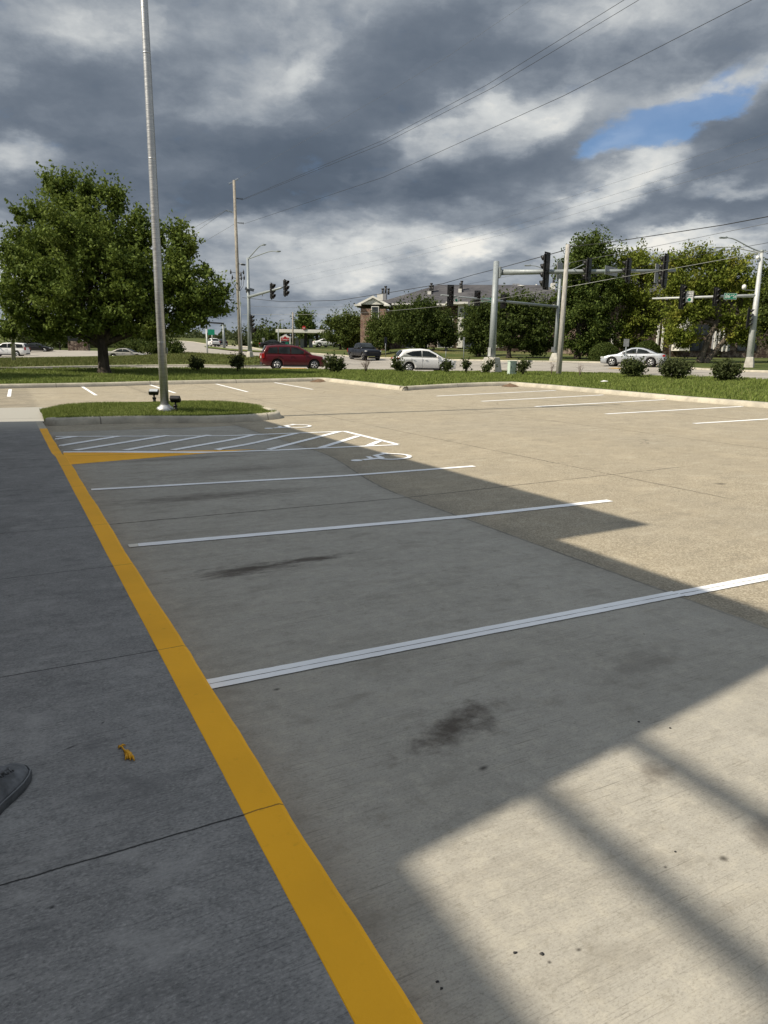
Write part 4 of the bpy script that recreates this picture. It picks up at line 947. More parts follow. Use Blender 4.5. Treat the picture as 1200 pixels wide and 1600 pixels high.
# far shelter belt along the crossing road: one mass
pts = []
for u0, u1, v0, h, dd, n in ((-200, 20, 524, 14, 330, 2200), (255, 350, 527, 11, 330, 2600), (345, 385, 528, 14, 300, 1200), (500, 560, 540, 20, 190, 1500), (30, 260, 540, 14, 150, 3600), (1150, 1420, 548, 26, 120, 4000)):
    for i in range(n):
        u = rng.uniform(u0, u1); d = dd*rng.uniform(.9, 1.2); p = at(u, v0, d); zb = z1(p.x, p.y); hh = h*d/F*(.55+.45*math.sin(u*.21)*math.sin(u*.083+1))
        pts.append((p.x, p.y, zb+abs(rng.normal())*.5*hh+.2))
tag(soup('treeline', leaf_quads(np.array(pts), 1.3), None, M['far_leaf']), 'long dark belt of far trees along the horizon', 'trees', kind='stuff')
# clipped and loose shrubs
def dome(label, base_px, u, v, ru, rv, n=16000):
    b = G(*base_px); d = depth(b); k = d/F; t = empty('dome_hedge', b, 0, label, 'hedge', 'clipped hedges across the street')
    m = n; g = rng.normal(size=(m, 3)); g /= np.linalg.norm(g, axis=1)[:, None]; g[:, 2] = np.abs(g[:, 2]); H = (b.z*0+(base_px[1]-v+rv)*k)
    R = np.array([ru*k, ru*k*.8, H]); r_ = 1-.16*rng.random(m)**2+.025*np.sin(g[:, 0]*9)*np.cos(g[:, 2]*7); P = g*R*r_[:, None]
    P[:, 2] = np.maximum(P[:, 2], .03); Q = np.stack([P[:, 0]*SIDE[0]+P[:, 1]*HEAD[0], P[:, 0]*SIDE[1]+P[:, 1]*HEAD[1], P[:, 2]], 1)
    soup('crown', leaf_quads(Q, .13, .3, g*1.2), None, M['hedge_leaf'], t)
    mb = MB(); vs = []; 
    mb.tube([(0, 0, -.05), (0, 0, H*.5)], [.06, .03], 8); o = mb.build('stem', M['bark_dark'], t); return t
dome('round clipped hedge left of the silver sedan, cut as a green dome', (944, 562), 944, 548, 25, 12); dome('round clipped hedge right behind the silver sedan, cut as a green dome', (1010, 562), 1010, 547, 24, 14)
S = [
 ('small dark shrub on the verge, first to the right of the maple trunk', (308, 580), [(307, 569, 10, 8)], 700, 'shrub_leaf'),
 ('small dark shrub on the verge left of the red car', (371, 580.5), [(371, 567, 11, 9), (373, 562, 7, 5)], 800, 'shrub_leaf'),
 ('full rounded shrub on the verge at the nose of the red car', (521, 583), [(521, 571, 16, 10), (517, 566, 9, 8), (528, 570, 10, 9)], 1900, 'shrub_leaf'),
 ('ragged shrub on the verge behind the white car', (622, 582), [(621, 570, 9, 9), (625, 576, 7, 6), (617, 567, 6, 7)], 800, 'shrub_leaf'),
 ('ragged shrub on the verge in front of the front wheel of the white car', (697, 583), [(697, 573, 7, 8), (701, 570, 5, 6)], 600, 'shrub_leaf'),
 ('thin upright shrub on the verge between the white car and the near signal pole', (728, 584), [(728, 571, 5, 8), (731, 567, 4, 5)], 330, 'shrub_leaf'),
 ('leaning shrub on the verge at the foot of the near signal pole', (762, 584), [(764, 573, 7, 7), (759, 577, 6, 6), (770, 569, 5, 4)], 560, 'shrub_leaf'),
 ('small leafy shrub right beside the pale green cabinet', (817, 586), [(817, 574, 7, 8), (822, 570, 5, 5), (813, 572, 4, 5)], 560, 'shrub_leaf'),
 ('round dark shrub on the verge in front of the silver sedan', (990, 590), [(989, 577, 18, 12), (985, 570, 11, 8), (997, 574, 11, 10)], 2300, 'shrub_leaf'),
 ('widest dark shrub on the verge, second from the right edge', (1056, 592.5), [(1055, 578, 22, 12), (1045, 573, 12, 8), (1068, 574, 12, 9)], 2500, 'shrub_leaf'),
 ('dark shrub on the verge nearest the right edge', (1134, 595), [(1134, 582, 18, 12), (1130, 575, 11, 8), (1143, 579, 11, 9)], 2200, 'shrub_leaf'),
]
for lb, b, lobes, n, mt in S:
    tree('verge_shrub', lb, G(b[0], b[1], .15), lobes, int(n*1.5), .11, M[mt], .022, 'bark_dark', per=12, spread=.17, shell=.7, shrink=1., group='shrubs on the verge', cat='shrub', trunkless=True, depth_k=.9)
def twigs(label, base_px, u, v, ru, rv, n, nm='bare_shrub'):
    b = G(*base_px, .15); k = depth(b)/F; t = empty(nm, b, 0, label, 'shrub', 'leafless shrubs on the verge'); mb = MB(); tips = []
    H = (base_px[1]-v+rv)*k
    for i in range(n):
        a = rng.uniform(0, 2*PI); sp = ru*k*rng.uniform(.2, 1.); h = H*rng.uniform(.6, 1.); e = Vector((math.cos(a)*sp, math.sin(a)*sp, h)); m = Vector((e.x*.35, e.y*.35, h*.5))
        mb.tube([(0, 0, -.03), m, e], [.014, .010, .004], 5)
        for q in range(5):
            s0 = m.lerp(e, float(rng.uniform(.1, .9))); dv = Vector((rng.normal()*.1, rng.normal()*.1, abs(rng.normal())*.13)); mb.tube([s0, s0+dv], [.006, .003], 4); tips.append(s0+dv)
    mb.build('stem', M['pink_leaf'], t); 0 and soup('twig_buds', leaf_quads(np.repeat(np.array(tips), 3, 0)+rng.normal(size=(len(tips)*3, 3))*.03, .045), None, M['pink_leaf'], t)
twigs('bare pinkish shrub on the verge between the red and the white car', (572, 582), 572, 571, 10, 9, 16); twigs('sparse bare sapling left of the wooden pole', (861, 586), 861, 574, 5, 10, 5); twigs('sparse bare sapling right of the wooden pole', (906, 588), 906, 576, 6, 9, 5)
# dense bushes along the parked sedan
for i, (lb, b, lobes) in enumerate([
 ('dense bush behind the parked beige sedan, left one of the hedge row', (205, 553), [(200, 541, 16, 8), (214, 543, 14, 9)]),
 ('dense bush at the nose of the parked beige sedan, middle of the hedge row', (242, 554), [(236, 543, 18, 9), (250, 542, 14, 9)]),
 ('rounded dense bush at the right end of the hedge row, near the crossing road', (272, 554), [(271, 543, 13, 10), (278, 546, 7, 8)])]):
    tree('round_bush', lb, G(b[0], b[1]), lobes, 3600, .2, M['hedge_leaf' if i < 2 else 'dark_leaf'], .05, 'bark_dark', per=20, spread=.4, shell=.6, shrink=1., group='bushes by the parked sedan', cat='bush', trunkless=True)
# ---------------------------------------------------------------- vehicles
def interp(x, tab):
    return float(np.interp(x, [q[0] for q in tab], [q[1] for q in tab]))
def loft(mb, secs, mi=0, smooth=True, caps=True):
    m = len(secs[0]); vs = [p for sct in secs for p in sct]; fs = []
    for i in range(len(secs)-1):
        for k in range(m-1): fs.append((i*m+k, i*m+k+1, (i+1)*m+k+1, (i+1)*m+k))
        fs.append((i*m+m-1, i*m, (i+1)*m, (i+1)*m+m-1))
    mb.add(vs, fs, mi, smooth)
    if caps: mb.add(list(secs[0]), [tuple(reversed(range(m)))], mi); mb.add(list(secs[-1]), [tuple(range(m))], mi)
    return mb
def vehicle(name, label, cat, base, heading, sp, paint, rim='rim', group=None, detail=True):
    """x forward, y left; base at the ground under the middle"""
    t = empty(name, base, heading, label, cat, group)
    L, Wd, H = sp['L'], sp['W'], sp['H']; hw = Wd/2; top = sp['top']; bot = sp.get('bot', [(-L/2, .42), (-L/2+.35, .26), (L/2-.4, .22), (L/2, .30)])
    plan = sp.get('plan', [(-L/2, .80), (-L/2+.06, .90), (-L/2+.3, .975), (-L/2+.9, 1.), (L/2-1.0, 1.), (L/2-.35, .95), (L/2-.1, .84), (L/2, .68)])
    xs = sorted(set([round(q[0], 3) for q in top]+[round(q[0], 3) for q in plan]+list(np.round(np.linspace(-L/2, L/2, 22), 3))))
    secs = []
    for x in xs:
        zt, zb, w = interp(x, top), interp(x, bot), hw*interp(x, plan); zt = max(zt, zb+.1); m = zb+.48*(zt-zb)
        half = [(w*.86, zb), (w*.955, zb+.07), (w*.985, zb+.16), (w, m), (w*.985, m+.6*(zt-m)), (w*.95, zt-.045), (w*.90, zt-.008), (w*.55, zt+.02)]
        secs.append([(x, y, z) for y, z in half]+[(x, 0, zt+.028)]+[(x, -y, z) for y, z in reversed(half)])
    mb = MB(); loft(mb, secs); body = mb.build('body', [M[paint], M['trimblack']])
    wb, r, xf = sp['wb'], sp['r'], sp.get('xf', L/2-.92); xr = xf-wb; tw = sp.get('tw', .23)
    cm = MB()
    for x in (xf, xr):
        for s_ in (1, -1): cm.lathe([(.001, s_*(hw+.1)), (r+.065, s_*(hw+.1)), (r+.065, s_*(hw-.34)), (.001, s_*(hw-.34))], (x, 0, r), 'Y', 26, 1, False)
    cut = cm.build('arch_cutter', [M[paint], M['trimblack']])
    bm = bmesh.new(); bm.from_mesh(cut.data); bmesh.ops.remove_doubles(bm, verts=bm.verts[:], dist=.004); bmesh.ops.recalc_face_normals(bm, faces=bm.faces[:]); bm.to_mesh(cut.data); bm.free()
    bm = bmesh.new(); bm.from_mesh(body.data); bmesh.ops.remove_doubles(bm, verts=bm.verts[:], dist=.0005); bmesh.ops.recalc_face_normals(bm, faces=bm.faces[:]); bm.to_mesh(body.data); bm.free()
    md = body.modifiers.new('arches', 'BOOLEAN'); md.operation = 'DIFFERENCE'; md.solver = 'EXACT'; md.object = cut
    dg = bpy.context.evaluated_depsgraph_get(); dg.update()
    me = bpy.data.meshes.new_from_object(body.evaluated_get(dg)); body.modifiers.clear(); old = body.data; body.data = me; bpy.data.meshes.remove(old); bpy.data.objects.remove(cut)
    me.name = 'body'; body.parent = t
    # greenhouse
    gh = sp['roof']; zb0 = sp['belt']; wB, wR = hw*.925, hw*sp.get('roofw', .70)
    def wy(z): return wB+(wR-wB)*max(0, min(1, (z-zb0)/(H-zb0)))
    secs = []
    gx = sorted(set([q[0] for q in gh]+list(np.linspace(gh[0][0], gh[-1][0], 18))))
    for x in gx:
        zt = interp(x, gh); zl_ = min(interp(x, top)-.03, zt-.02)
        half = [(wy(zl_), zl_), (wy(zt-.09)-.0, max(zl_+.004, zt-.09)), (wy(zt)-.035, max(zl_+.008, zt-.03)), (wy(zt)-.14, max(zl_+.012, zt))]
        secs.append([(x, y, z) for y, z in half]+[(x, 0, zt+.022)]+[(x, -y, z) for y, z in reversed(half)])
    mb = MB(); loft(mb, secs); mb.build('roof', M[sp.get('roofpaint', paint)], t)
    # side glass
    for poly in sp['glass']:
        for s_ in (1, -1):
            mb = MB(); vs = [(x, s_*(wy(z)+.010), z) for x, z in poly]; n = len(vs); vs2 = [(x, s_*(wy(z)-.02), z) for x, z in poly]
            f0 = tuple(range(n)) if s_ < 0 else tuple(reversed(range(n)))
            mb.add(vs+vs2, [f0]+[((i, i+n, (i+1) % n+n, (i+1) % n) if s_ < 0 else ((i+1) % n, (i+1) % n+n, i+n, i)) for i in range(n)]); mb.build('window', M['glass'], t)
    def slope_glass(nm, xa, xb, ka, kb):
        # glass on the slope of the greenhouse between the low point xa and the high point xb
        pa, pb = (xa, interp(xa, gh)), (xb, interp(xb, gh)); nx, nz = (pb[1]-pa[1]), -(pb[0]-pa[0]); q = math.hypot(nx, nz)
        if nz < 0: nx, nz = -nx, -nz
        nx, nz = nx/q*.03, nz/q*.03; mb = MB(); rows = []
        for f in np.linspace(0, 1, 5):
            x = xa+(xb-xa)*f; z = interp(x, gh); w = (wy(z)-.10)*(ka+(kb-ka)*f)
            rows.append([(x+nx, y*w, z+nz+.02*(1-y*y)) for y in (-1, -.6, 0, .6, 1)])
        vs = [p for r_ in rows for p in r_]; mb.add(vs, [(i*5+k, i*5+k+1, (i+1)*5+k+1, (i+1)*5+k) for i in range(4) for k in range(4)], 0, True)
        o = mb.build(nm, M['glass'], t); so_ = o.modifiers.new('thick', 'SOLIDIFY'); so_.thickness = .012; so_.offset = 0
    slope_glass('windshield', *sp['ws']); 
    if sp.get('rw'): slope_glass('rear_window', *sp['rw'])
    # wheels
    for x in (xf, xr):
        for s_ in (1, -1):
            y0 = s_*(hw-.03); mb = MB()
            mb.lathe([(r*.60, y0), (r*.64, y0+s_*.004), (r*.9, y0+s_*.006), (r*.985, y0-s_*.03), (r, y0-s_*.08), (r, y0-s_*(tw-.05)), (r*.97, y0-s_*tw), (r*.6, y0-s_*tw), (r*.6, y0-s_*.06), (.002, y0-s_*.06)], (x, 0, r), 'Y', 28, 0)
            w_ = mb.build('wheel', M['tyre'], t); mb = MB()
            mb.lathe([(r*.64, y0-s_*.005), (r*.64, y0+s_*.006), (r*.58, y0+s_*.004), (r*.56, y0-s_*.035)], (x, 0, r), 'Y', 28, 0)
            ns = sp.get('spokes', 5); ph = rng.uniform(0, 1)
            for k in range(ns):
                a = 2*PI*k/ns+ph; c, s2 = math.cos(a), math.sin(a)
                for dd in (-.13, .13):
                    a2 = a+dd; c2, s3 = math.cos(a2), math.sin(a2)
                    mb.tube([(x+c*r*.10, y0-s_*.006, r+s2*r*.10), (x+c2*r*.6, y0-s_*.004, r+s3*r*.6)], [r*.075, r*.06], 6)
            mb.lathe([(.001, y0+s_*.006), (r*.14, y0+s_*.004), (r*.16, y0-s_*.02)], (x, 0, r), 'Y', 14, 0)
            mb.build('rim', M[rim], w_)
    if not detail: return t
    # lamps, handles, mirrors, plates, seams, lower cladding
    zf_, zr_ = sp['lampf'], sp['lampr']
    for s_ in (1, -1):
        yf = hw*interp(L/2-.14, plan); mb = MB(); mb.box((L/2-.20, s_*(yf-.13), zf_), (.30, .30, .13), Matrix.Rotation(s_*-.45, 3, 'Z'), bev=.03); mb.build('headlight', M['lamp_clear'], t)
        mb = MB(); mb.box((-L/2+.10, s_*(hw*interp(-L/2+.10, plan)-.075), zr_), (.20, .20, sp.get('tailh', .2)), Matrix.Rotation(s_*.2, 3, 'Z'), bev=.025); mb.build('taillight', M['lamp_red'], t)
        mb = MB(); xm = sp['mirror']; mb.box((xm, s_*(wB+.11), zb0+.10), (.13, .20, .14), bev=.035); mb.box((xm, s_*(wB+.0), zb0+.05), (.05, .14, .04)); mb.build('mirror', M[sp.get('mirrorpaint', paint)], t)
        for xd in sp['handles']:
            mb = MB(); mb.box((xd, s_*(hw*.985+.012), zb0-.14), (.17, .03, .032), bev=.008); mb.build('door_handle', M[paint], t)
        mb = MB()
        for xd in sp['seams']: mb.box((xd, s_*(hw*.992), (zb0+.30)/2+.02), (.010, .014, zb0-.42))
        mb.box(((xf+xr)/2, s_*(hw*.983), .255), (wb-2*r-.16, .03, .11)); mb.build('trim', M['trimblack'], t)
    mb = MB(); mb.box((-L/2-.004, 0, sp.get('platez', .72)), (.02, .32, .16), bev=.004); mb.build('licence_plate', M['sign_white'], t)
    mb = MB(); mb.box((L/2-.01, 0, zf_-.16), (.05, hw*1.1, .16), bev=.015); mb.box((L/2-.03, 0, .34), (.06, hw*1.2, .14), bev=.015); mb.build('grille', M['trimblack'], t)
    mb = MB(); mb.box((-L/2+.02, 0, .40), (.08, hw*1.5, .20), bev=.02); mb.build('bumper', M[sp.get('bumper', 'trimblack')], t)
    if sp.get('rails'):
        for s_ in (1, -1):
            a, b = sp['rails']; mb = MB(); y = wR-.10
            mb.tube([(a, s_*y, H-.03), (a+.12, s_*y, H+.055), (b-.12, s_*y, H+.055), (b, s_*y, H-.04)], .018, 8); mb.build('roof_rail', M['trimblack'], t)
    return t
SUV = dict(L=4.6, W=1.80, H=1.70, wb=2.64, r=.35, top=[(-2.3, .95), (-2.22, 1.02), (-2.0, 1.07), (.85, 1.05), (1.3, 1.03), (1.9, .93), (2.2, .82), (2.3, .66)], belt=1.06,
  roof=[(-2.26, 1.02), (-2.12, 1.32), (-1.98, 1.56), (-1.9, 1.62), (-1.2, 1.69), (-.3, 1.70), (.25, 1.64), (.75, 1.38), (1.28, 1.04)], roofw=.72,
  glass=[[(-1.88, 1.12), (-1.80, 1.50), (-1.20, 1.55), (-1.20, 1.11)], [(-1.12, 1.11), (-1.12, 1.555), (-.32, 1.565), (-.32, 1.10)], [(-.24, 1.10), (-.24, 1.565), (.16, 1.53), (.62, 1.30), (.80, 1.15), (.80, 1.10)]],
  ws=(1.18, .30, .98, .98), rw=(-2.19, -1.96, .9, .9), lampf=.80, lampr=.93, tailh=.34, mirror=.70, handles=(-1.02, -.12), seams=(-1.16, -.28, .80), rails=(-1.75, .05), platez=.85)
CROSS = dict(L=4.38, W=1.80, H=1.63, wb=2.6, r=.35, top=[(-2.19, .92), (-2.1, 1.03), (-1.8, 1.08), (.8, 1.02), (1.25, 1.0), (1.8, .90), (2.1, .80), (2.19, .62)], belt=1.03,
  roof=[(-2.10, 1.03), (-1.85, 1.30), (-1.72, 1.46), (-1.66, 1.52), (-1.1, 1.60), (-.3, 1.63), (.2, 1.58), (.72, 1.32), (1.25, 1.00)], roofw=.70,
  glass=[[(-1.55, 1.30), (-1.05, 1.46), (-.42, 1.51), (-.42, 1.10), (-1.12, 1.12)], [(-.35, 1.10), (-.35, 1.51), (.10, 1.48), (.58, 1.25), (.78, 1.11), (.78, 1.07)]],
  ws=(1.16, .26, .98, .98), rw=(-2.04, -1.70, .9, .9), lampf=.78, lampr=.98, tailh=.10, mirror=.72, handles=(-1.0, -.12), seams=(-1.15, -.38, .80), platez=.68, spokes=6)
SEDAN = dict(L=4.75, W=1.77, H=1.43, wb=2.85, r=.335, top=[(-2.375, .82), (-2.3, .93), (-2.1, .985), (-1.5, .98), (.8, .93), (1.2, .91), (1.8, .82), (2.2, .70), (2.375, .54)], belt=.95,
  roof=[(-1.85, .97), (-1.5, 1.13), (-1.05, 1.31), (-.7, 1.39), (-.2, 1.43), (.15, 1.39), (.65, 1.18), (1.18, .91)], roofw=.68, bot=[(-2.375, .36), (-2.1, .22), (2.0, .18), (2.375, .24)],
  glass=[[(-1.28, 1.05), (-1.02, 1.21), (-.62, 1.31), (-.34, 1.34), (-.34, 1.01), (-1.1, 1.01)], [(-.27, 1.01), (-.27, 1.34), (.08, 1.30), (.55, 1.11), (.72, .99)]],
  ws=(1.08, .20, .98, .98), rw=(-1.72, -.82, .95, .95), lampf=.66, lampr=.84, tailh=.14, mirror=.66, handles=(-1.0, -.1), seams=(-.30, .72), platez=.62, bumper='car_silver')
TRUCK = dict(L=5.7, W=2.03, H=1.95, wb=3.65, r=.42, tw=.29, xf=1.92, top=[(-2.85, 1.36), (-1.02, 1.36), (-1.0, 1.30), (.95, 1.25), (1.3, 1.26), (2.3, 1.20), (2.75, 1.12), (2.85, .95)], bot=[(-2.85, .62), (-2.5, .50), (2.4, .46), (2.85, .52)], belt=1.28,
  plan=[(-2.85, .93), (-2.8, .97), (-2.6, .99), (2.2, 1.), (2.65, .96), (2.8, .90), (2.85, .82)],
  roof=[(-1.02, 1.30), (-.95, 1.60), (-.85, 1.86), (-.7, 1.91), (-.1, 1.95), (.35, 1.91), (.85, 1.60), (1.32, 1.26)], roofw=.74,
  glass=[[(-.82, 1.36), (-.72, 1.78), (-.22, 1.82), (-.22, 1.34)], [(-.14, 1.34), (-.14, 1.82), (.26, 1.79), (.70, 1.54), (.90, 1.38), (.90, 1.33)]],
  ws=(1.22, .42, .98, .98), rw=(-.98, -.88, .9, .9), lampf=1.02, lampr=1.12, tailh=.4, mirror=.82, mirrorpaint='trimblack', handles=(-.66, .0), seams=(-.92, -.18, .90), platez=.75, spokes=6)
BIGSUV = dict(L=5.1, W=2.0, H=1.90, wb=2.95, r=.39, tw=.27, top=[(-2.55, 1.05), (-2.5, 1.12), (-2.3, 1.15), (1.1, 1.13), (1.5, 1.12), (2.2, 1.05), (2.5, .95), (2.55, .75)], belt=1.14,
  roof=[(-2.5, 1.1), (-2.42, 1.45), (-2.28, 1.78), (-2.2, 1.84), (-1.0, 1.90), (0, 1.90), (.55, 1.84), (1.0, 1.52), (1.45, 1.12)], roofw=.76,
  glass=[[(-2.2, 1.24), (-2.08, 1.70), (-1.15, 1.76), (-1.35, 1.22)], [(-1.12, 1.21), (-.98, 1.76), (-.16, 1.77), (-.16, 1.21)], [(-.08, 1.21), (-.08, 1.77), (.42, 1.74), (.9, 1.43), (1.0, 1.22)]],
  ws=(1.36, .6, .98, .98), rw=(-2.46, -2.27, .9, .9), lampf=.92, lampr=1.1, tailh=.4, mirror=.9, handles=(-1.0, .1), seams=(-1.13, -.12, 1.0), platez=.8)
def away(deg):                                    # heading measured from "straight across the view, to the right", turning away from the camera
    a = math.atan2(SIDE[1], SIDE[0])+math.radians(deg); return a
def gpt(u, v): return G(u, v)
vehicle('red_suv', 'dark red estate car with roof rails waiting on the street at the left', 'car', gpt(458.5, 577.2), away(15), SUV, 'car_red', group='cars on the street')
vehicle('white_crossover', 'white compact hatchback car on the street behind the ragged shrubs', 'car', gpt(662, 582), away(14), CROSS, 'car_white', group='cars on the street')
vehicle('silver_sedan', 'silver sedan seen from behind in front of the clipped hedges', 'car', gpt(988.5, 572.6), away(180-27), SEDAN, 'car_silver', group='cars on the street')
vehicle('pickup_truck', 'black pickup truck coming towards the camera in the middle of the crossing', 'truck', gpt(569, 563), away(-66), TRUCK, 'car_navy', 'rim_dark', group='cars on the street')
vehicle('parked_suv', 'white boxy parked car at the left edge beyond the verge', 'car', gpt(15, 557), away(180+8), BIGSUV, 'car_white', group='cars parked beyond the verge')
vehicle('parked_sedan', 'beige parked sedan right behind the maple trunk', 'car', at(199, 562.2, 90), away(3), SEDAN, 'car_beige', group='cars parked beyond the verge')
vehicle('white_crossover', 'white car driving away on the crossing road by the white post', 'car', gpt(333, 541.6), away(118), CROSS, 'car_white', group='cars on the crossing road')
vehicle('dark_sedan', 'black car just ahead of the white car on the crossing road', 'car', gpt(347, 541.0), away(112), SEDAN, 'car_black', group='cars on the crossing road')
vehicle('dark_sedan', 'black car passing behind the roof of the red car', 'car', gpt(429, 545.6), away(6), SEDAN, 'car_black', group='cars on the crossing road')
vehicle('parked_sedan', 'small white car parked under the fuel canopy', 'car', at(511, 542.6, depth(G(500, 543.4))), away(14), SEDAN, 'car_white', group='cars at the fuel station')
vehicle('parked_sedan', 'dark car parked left of the small tree, behind the white parked car', 'car', gpt(58, 550), away(10), SEDAN, 'car_black', group='cars parked beyond the verge')
vehicle('parked_sedan', 'white car parked low at the right edge behind the tall lamp mast', 'car', gpt(1196, 557.2), away(4), SEDAN, 'car_white', group='cars parked at the flats')
# ---------------------------------------------------------------- poles, signals, signs
def text_mesh(s_, size, mat, parent, M4, name='lettering', align='CENTER', ext=.004):
    cu = bpy.data.curves.new(name, 'FONT'); cu.body = s_; cu.size = size; cu.align_x = align; cu.align_y = 'CENTER'; cu.extrude = ext; cu.resolution_u = 3
    o = bpy.data.objects.new(name, cu); COL.objects.link(o); dg = bpy.context.evaluated_depsgraph_get(); dg.update()
    me = bpy.data.meshes.new_from_object(o.evaluated_get(dg)); bpy.data.objects.remove(o); bpy.data.curves.remove(cu)
    me.materials.clear(); me.materials.append(mat); me.transform(M4); me.name = name
    o = bpy.data.objects.new(name, me); COL.objects.link(o); o.parent = parent; return o
def face_frame(facing):
    """matrix whose local X runs to the reader's right and local Z faces along the plan vector facing (text lies in local XY)"""
    n = Vector((facing[0], facing[1], 0)).normalized(); u = Vector((0, 0, 1)); r = u.cross(n)
    return Matrix(((r.x, u.x, n.x, 0), (r.y, u.y, n.y, 0), (r.z, u.z, n.z, 0), (0, 0, 0, 1)))
TOCAM = Vector((-HEAD[0], -HEAD[1], 0)); RIGHT = Vector((SIDE[0], SIDE[1], 0)); UP = Vector((0, 0, 1))
def rotv(v, deg):
    return Matrix.Rotation(math.radians(deg), 3, 'Z') @ v
def signal_head(t, base, c, H, facing, secs=3, plate=True, wf=.33):
    """c: world centre, H: world height of the housing, facing: the way its lenses look"""
    n = Vector(facing).normalized(); r = UP.cross(n); R3 = Matrix((r, n, UP)).transposed(); c = Vector(c)-Vector(base)
    sh = H/secs; w = sh*.94; mb = MB()
    for k in range(secs): mb.box(c+UP*(sh*(secs/2-.5-k))-n*.0, (w, .20, sh*.97), R3, bev=.02)
    mb.box(c-n*.06, (w*.35, .07, H+.16), R3)
    hd = mb.build('signal_head', M['black'], t)
    for k in range(secs):
        p = c+UP*(sh*(secs/2-.5-k))+n*.10; mb = MB(); q = []
        # visor: open underneath, longer on top
        rr = w*.43; A = [math.radians(a) for a in np.linspace(-40, 220, 12)]
        ring0 = [p+r*(math.cos(a)*rr)+UP*(math.sin(a)*rr) for a in A]; ring1 = [p+r*(math.cos(a)*rr)+UP*(math.sin(a)*rr)+n*(.10+.18*max(0, math.sin(a)*.6+.4)) for a in A]
        in0 = [p+r*(math.cos(a)*(rr-.012))+UP*(math.sin(a)*(rr-.012)) for a in A]; in1 = [p+r*(math.cos(a)*(rr-.012))+UP*(math.sin(a)*(rr-.012))+n*(.10+.18*max(0, math.sin(a)*.6+.4)) for a in A]
        m = len(A); vs = ring0+ring1+in1+in0
        fs = [(b*m+i, b*m+i+1, ((b+1) % 4)*m+i+1, ((b+1) % 4)*m+i) for b in range(4) for i in range(m-1)]
        mb.add(vs, fs, 0, True); mb.build('visor', M['black'], hd)
        mb = MB(); mb.tube([p-n*.01, p+n*.012], rr*.93, 16); mb.build('lens', M['signal_lens'], hd)
    if plate:
        mb = MB(); e = .10; x0, x1, z0, z1_ = w/2+.005, w/2+.11, H/2+.01, H/2+.11
        for s_ in (-1, 1):
            mb.box(c-n*.02+r*(s_*(x0+x1)/2), (x1-x0, .014, 2*z1_), R3); mb.box(c-n*.02+UP*(s_*(z0+z1_)/2), (2*x0-.001, .014, z1_-z0), R3)
        mb.build('backplate', M['trimblack'] if plate is True else M[plate], hd)
    return hd
def panel(t, base, c, w, h, facing, face='sign_white', border=None, th=.02, name='sign_panel', back='sign_back'):
    n = Vector(facing).normalized(); r = UP.cross(n); R3 = Matrix((r, n, UP)).transposed(); c = Vector(c)-Vector(base)
    mb = MB(); mb.box(c-n*th/2, (w, th, h), R3, mi=0); mb.box(c+n*.004, (w-.012, .006, h-.012), R3, mi=1)
    o = mb.build(name, [M[back], M[face]], t)
    if border:
        mb = MB(); b = .035*min(1, h*1.5)
        for s_ in (-1, 1): mb.box(c+n*.009+r*(s_*(w/2-b)), (b*.6, .005, h-2*b), R3); mb.box(c+n*.009+UP*(s_*(h/2-b)), (w-2*b, .0045, b*.6), R3)
        mb.build('sign_border', M[border], o)
    def write(txt, size, dx=0., dz=0., mat='ink'):
        F4 = face_frame(n); F4.translation = c+r*(dx)+UP*dz+n*.011; text_mesh(txt, size, M[mat], o, F4)
    return o, write, r
def rod(t, base, pts, rad, mat, name, n=12):
    mb = MB(); mb.tube([Vector(p)-Vector(base) for p in pts], rad, n); return mb.build(name, M[mat], t)
def footing(t, w0, w1, h, rz, mat='pink'):
    mb = MB(); c, s_ = math.cos(rz), math.sin(rz); ring = lambda w, z: [Vector((c*x*w/2-s_*y*w/2, s_*x*w/2+c*y*w/2, z)) for x, y in ((-1, -1), (1, -1), (1, 1), (-1, 1))]
    vs = ring(w0, -.3)+ring(w0*.98, .05)+ring(w1, h-.04)+ring(w1*.92, h); fs = [(i*4+k, i*4+(k+1) % 4, (i+1)*4+(k+1) % 4, (i+1)*4+k) for i in range(3) for k in range(4)]+[(12, 13, 14, 15)]
    mb.add(vs, fs); return mb.build('foundation', M[mat], t, bevel=.03)
def luminaire(t, base, pts, mat='mast', head_len=.62):
    """curved bracket with a flat street light head on its end"""
    P = chaikin([Vector(p) for p in pts], 2); rod(t, base, P, list(np.linspace(.055, .035, len(P))), mat, 'lamp_arm', 8)
    e = P[-1]-Vector(base); d = (P[-1]-P[-2]); d.z *= .25; d.normalize(); r = UP.cross(d).normalized(); u = d.cross(r); R3 = Matrix((d, r, u)).transposed()
    mb = MB(); mb.box(e+d*head_len*.45, (head_len, .30, .09), R3, bev=.03); mb.box(e+d*head_len*.1+u*.07, (.10, .10, .08), R3, bev=.02); hd = mb.build('lamp_head', M[mat], t)
    mb = MB(); mb.box(e+d*head_len*.5-u*.052, (head_len*.6, .22, .02), R3); mb.build('lamp_lens', M['lamp_clear'], hd)

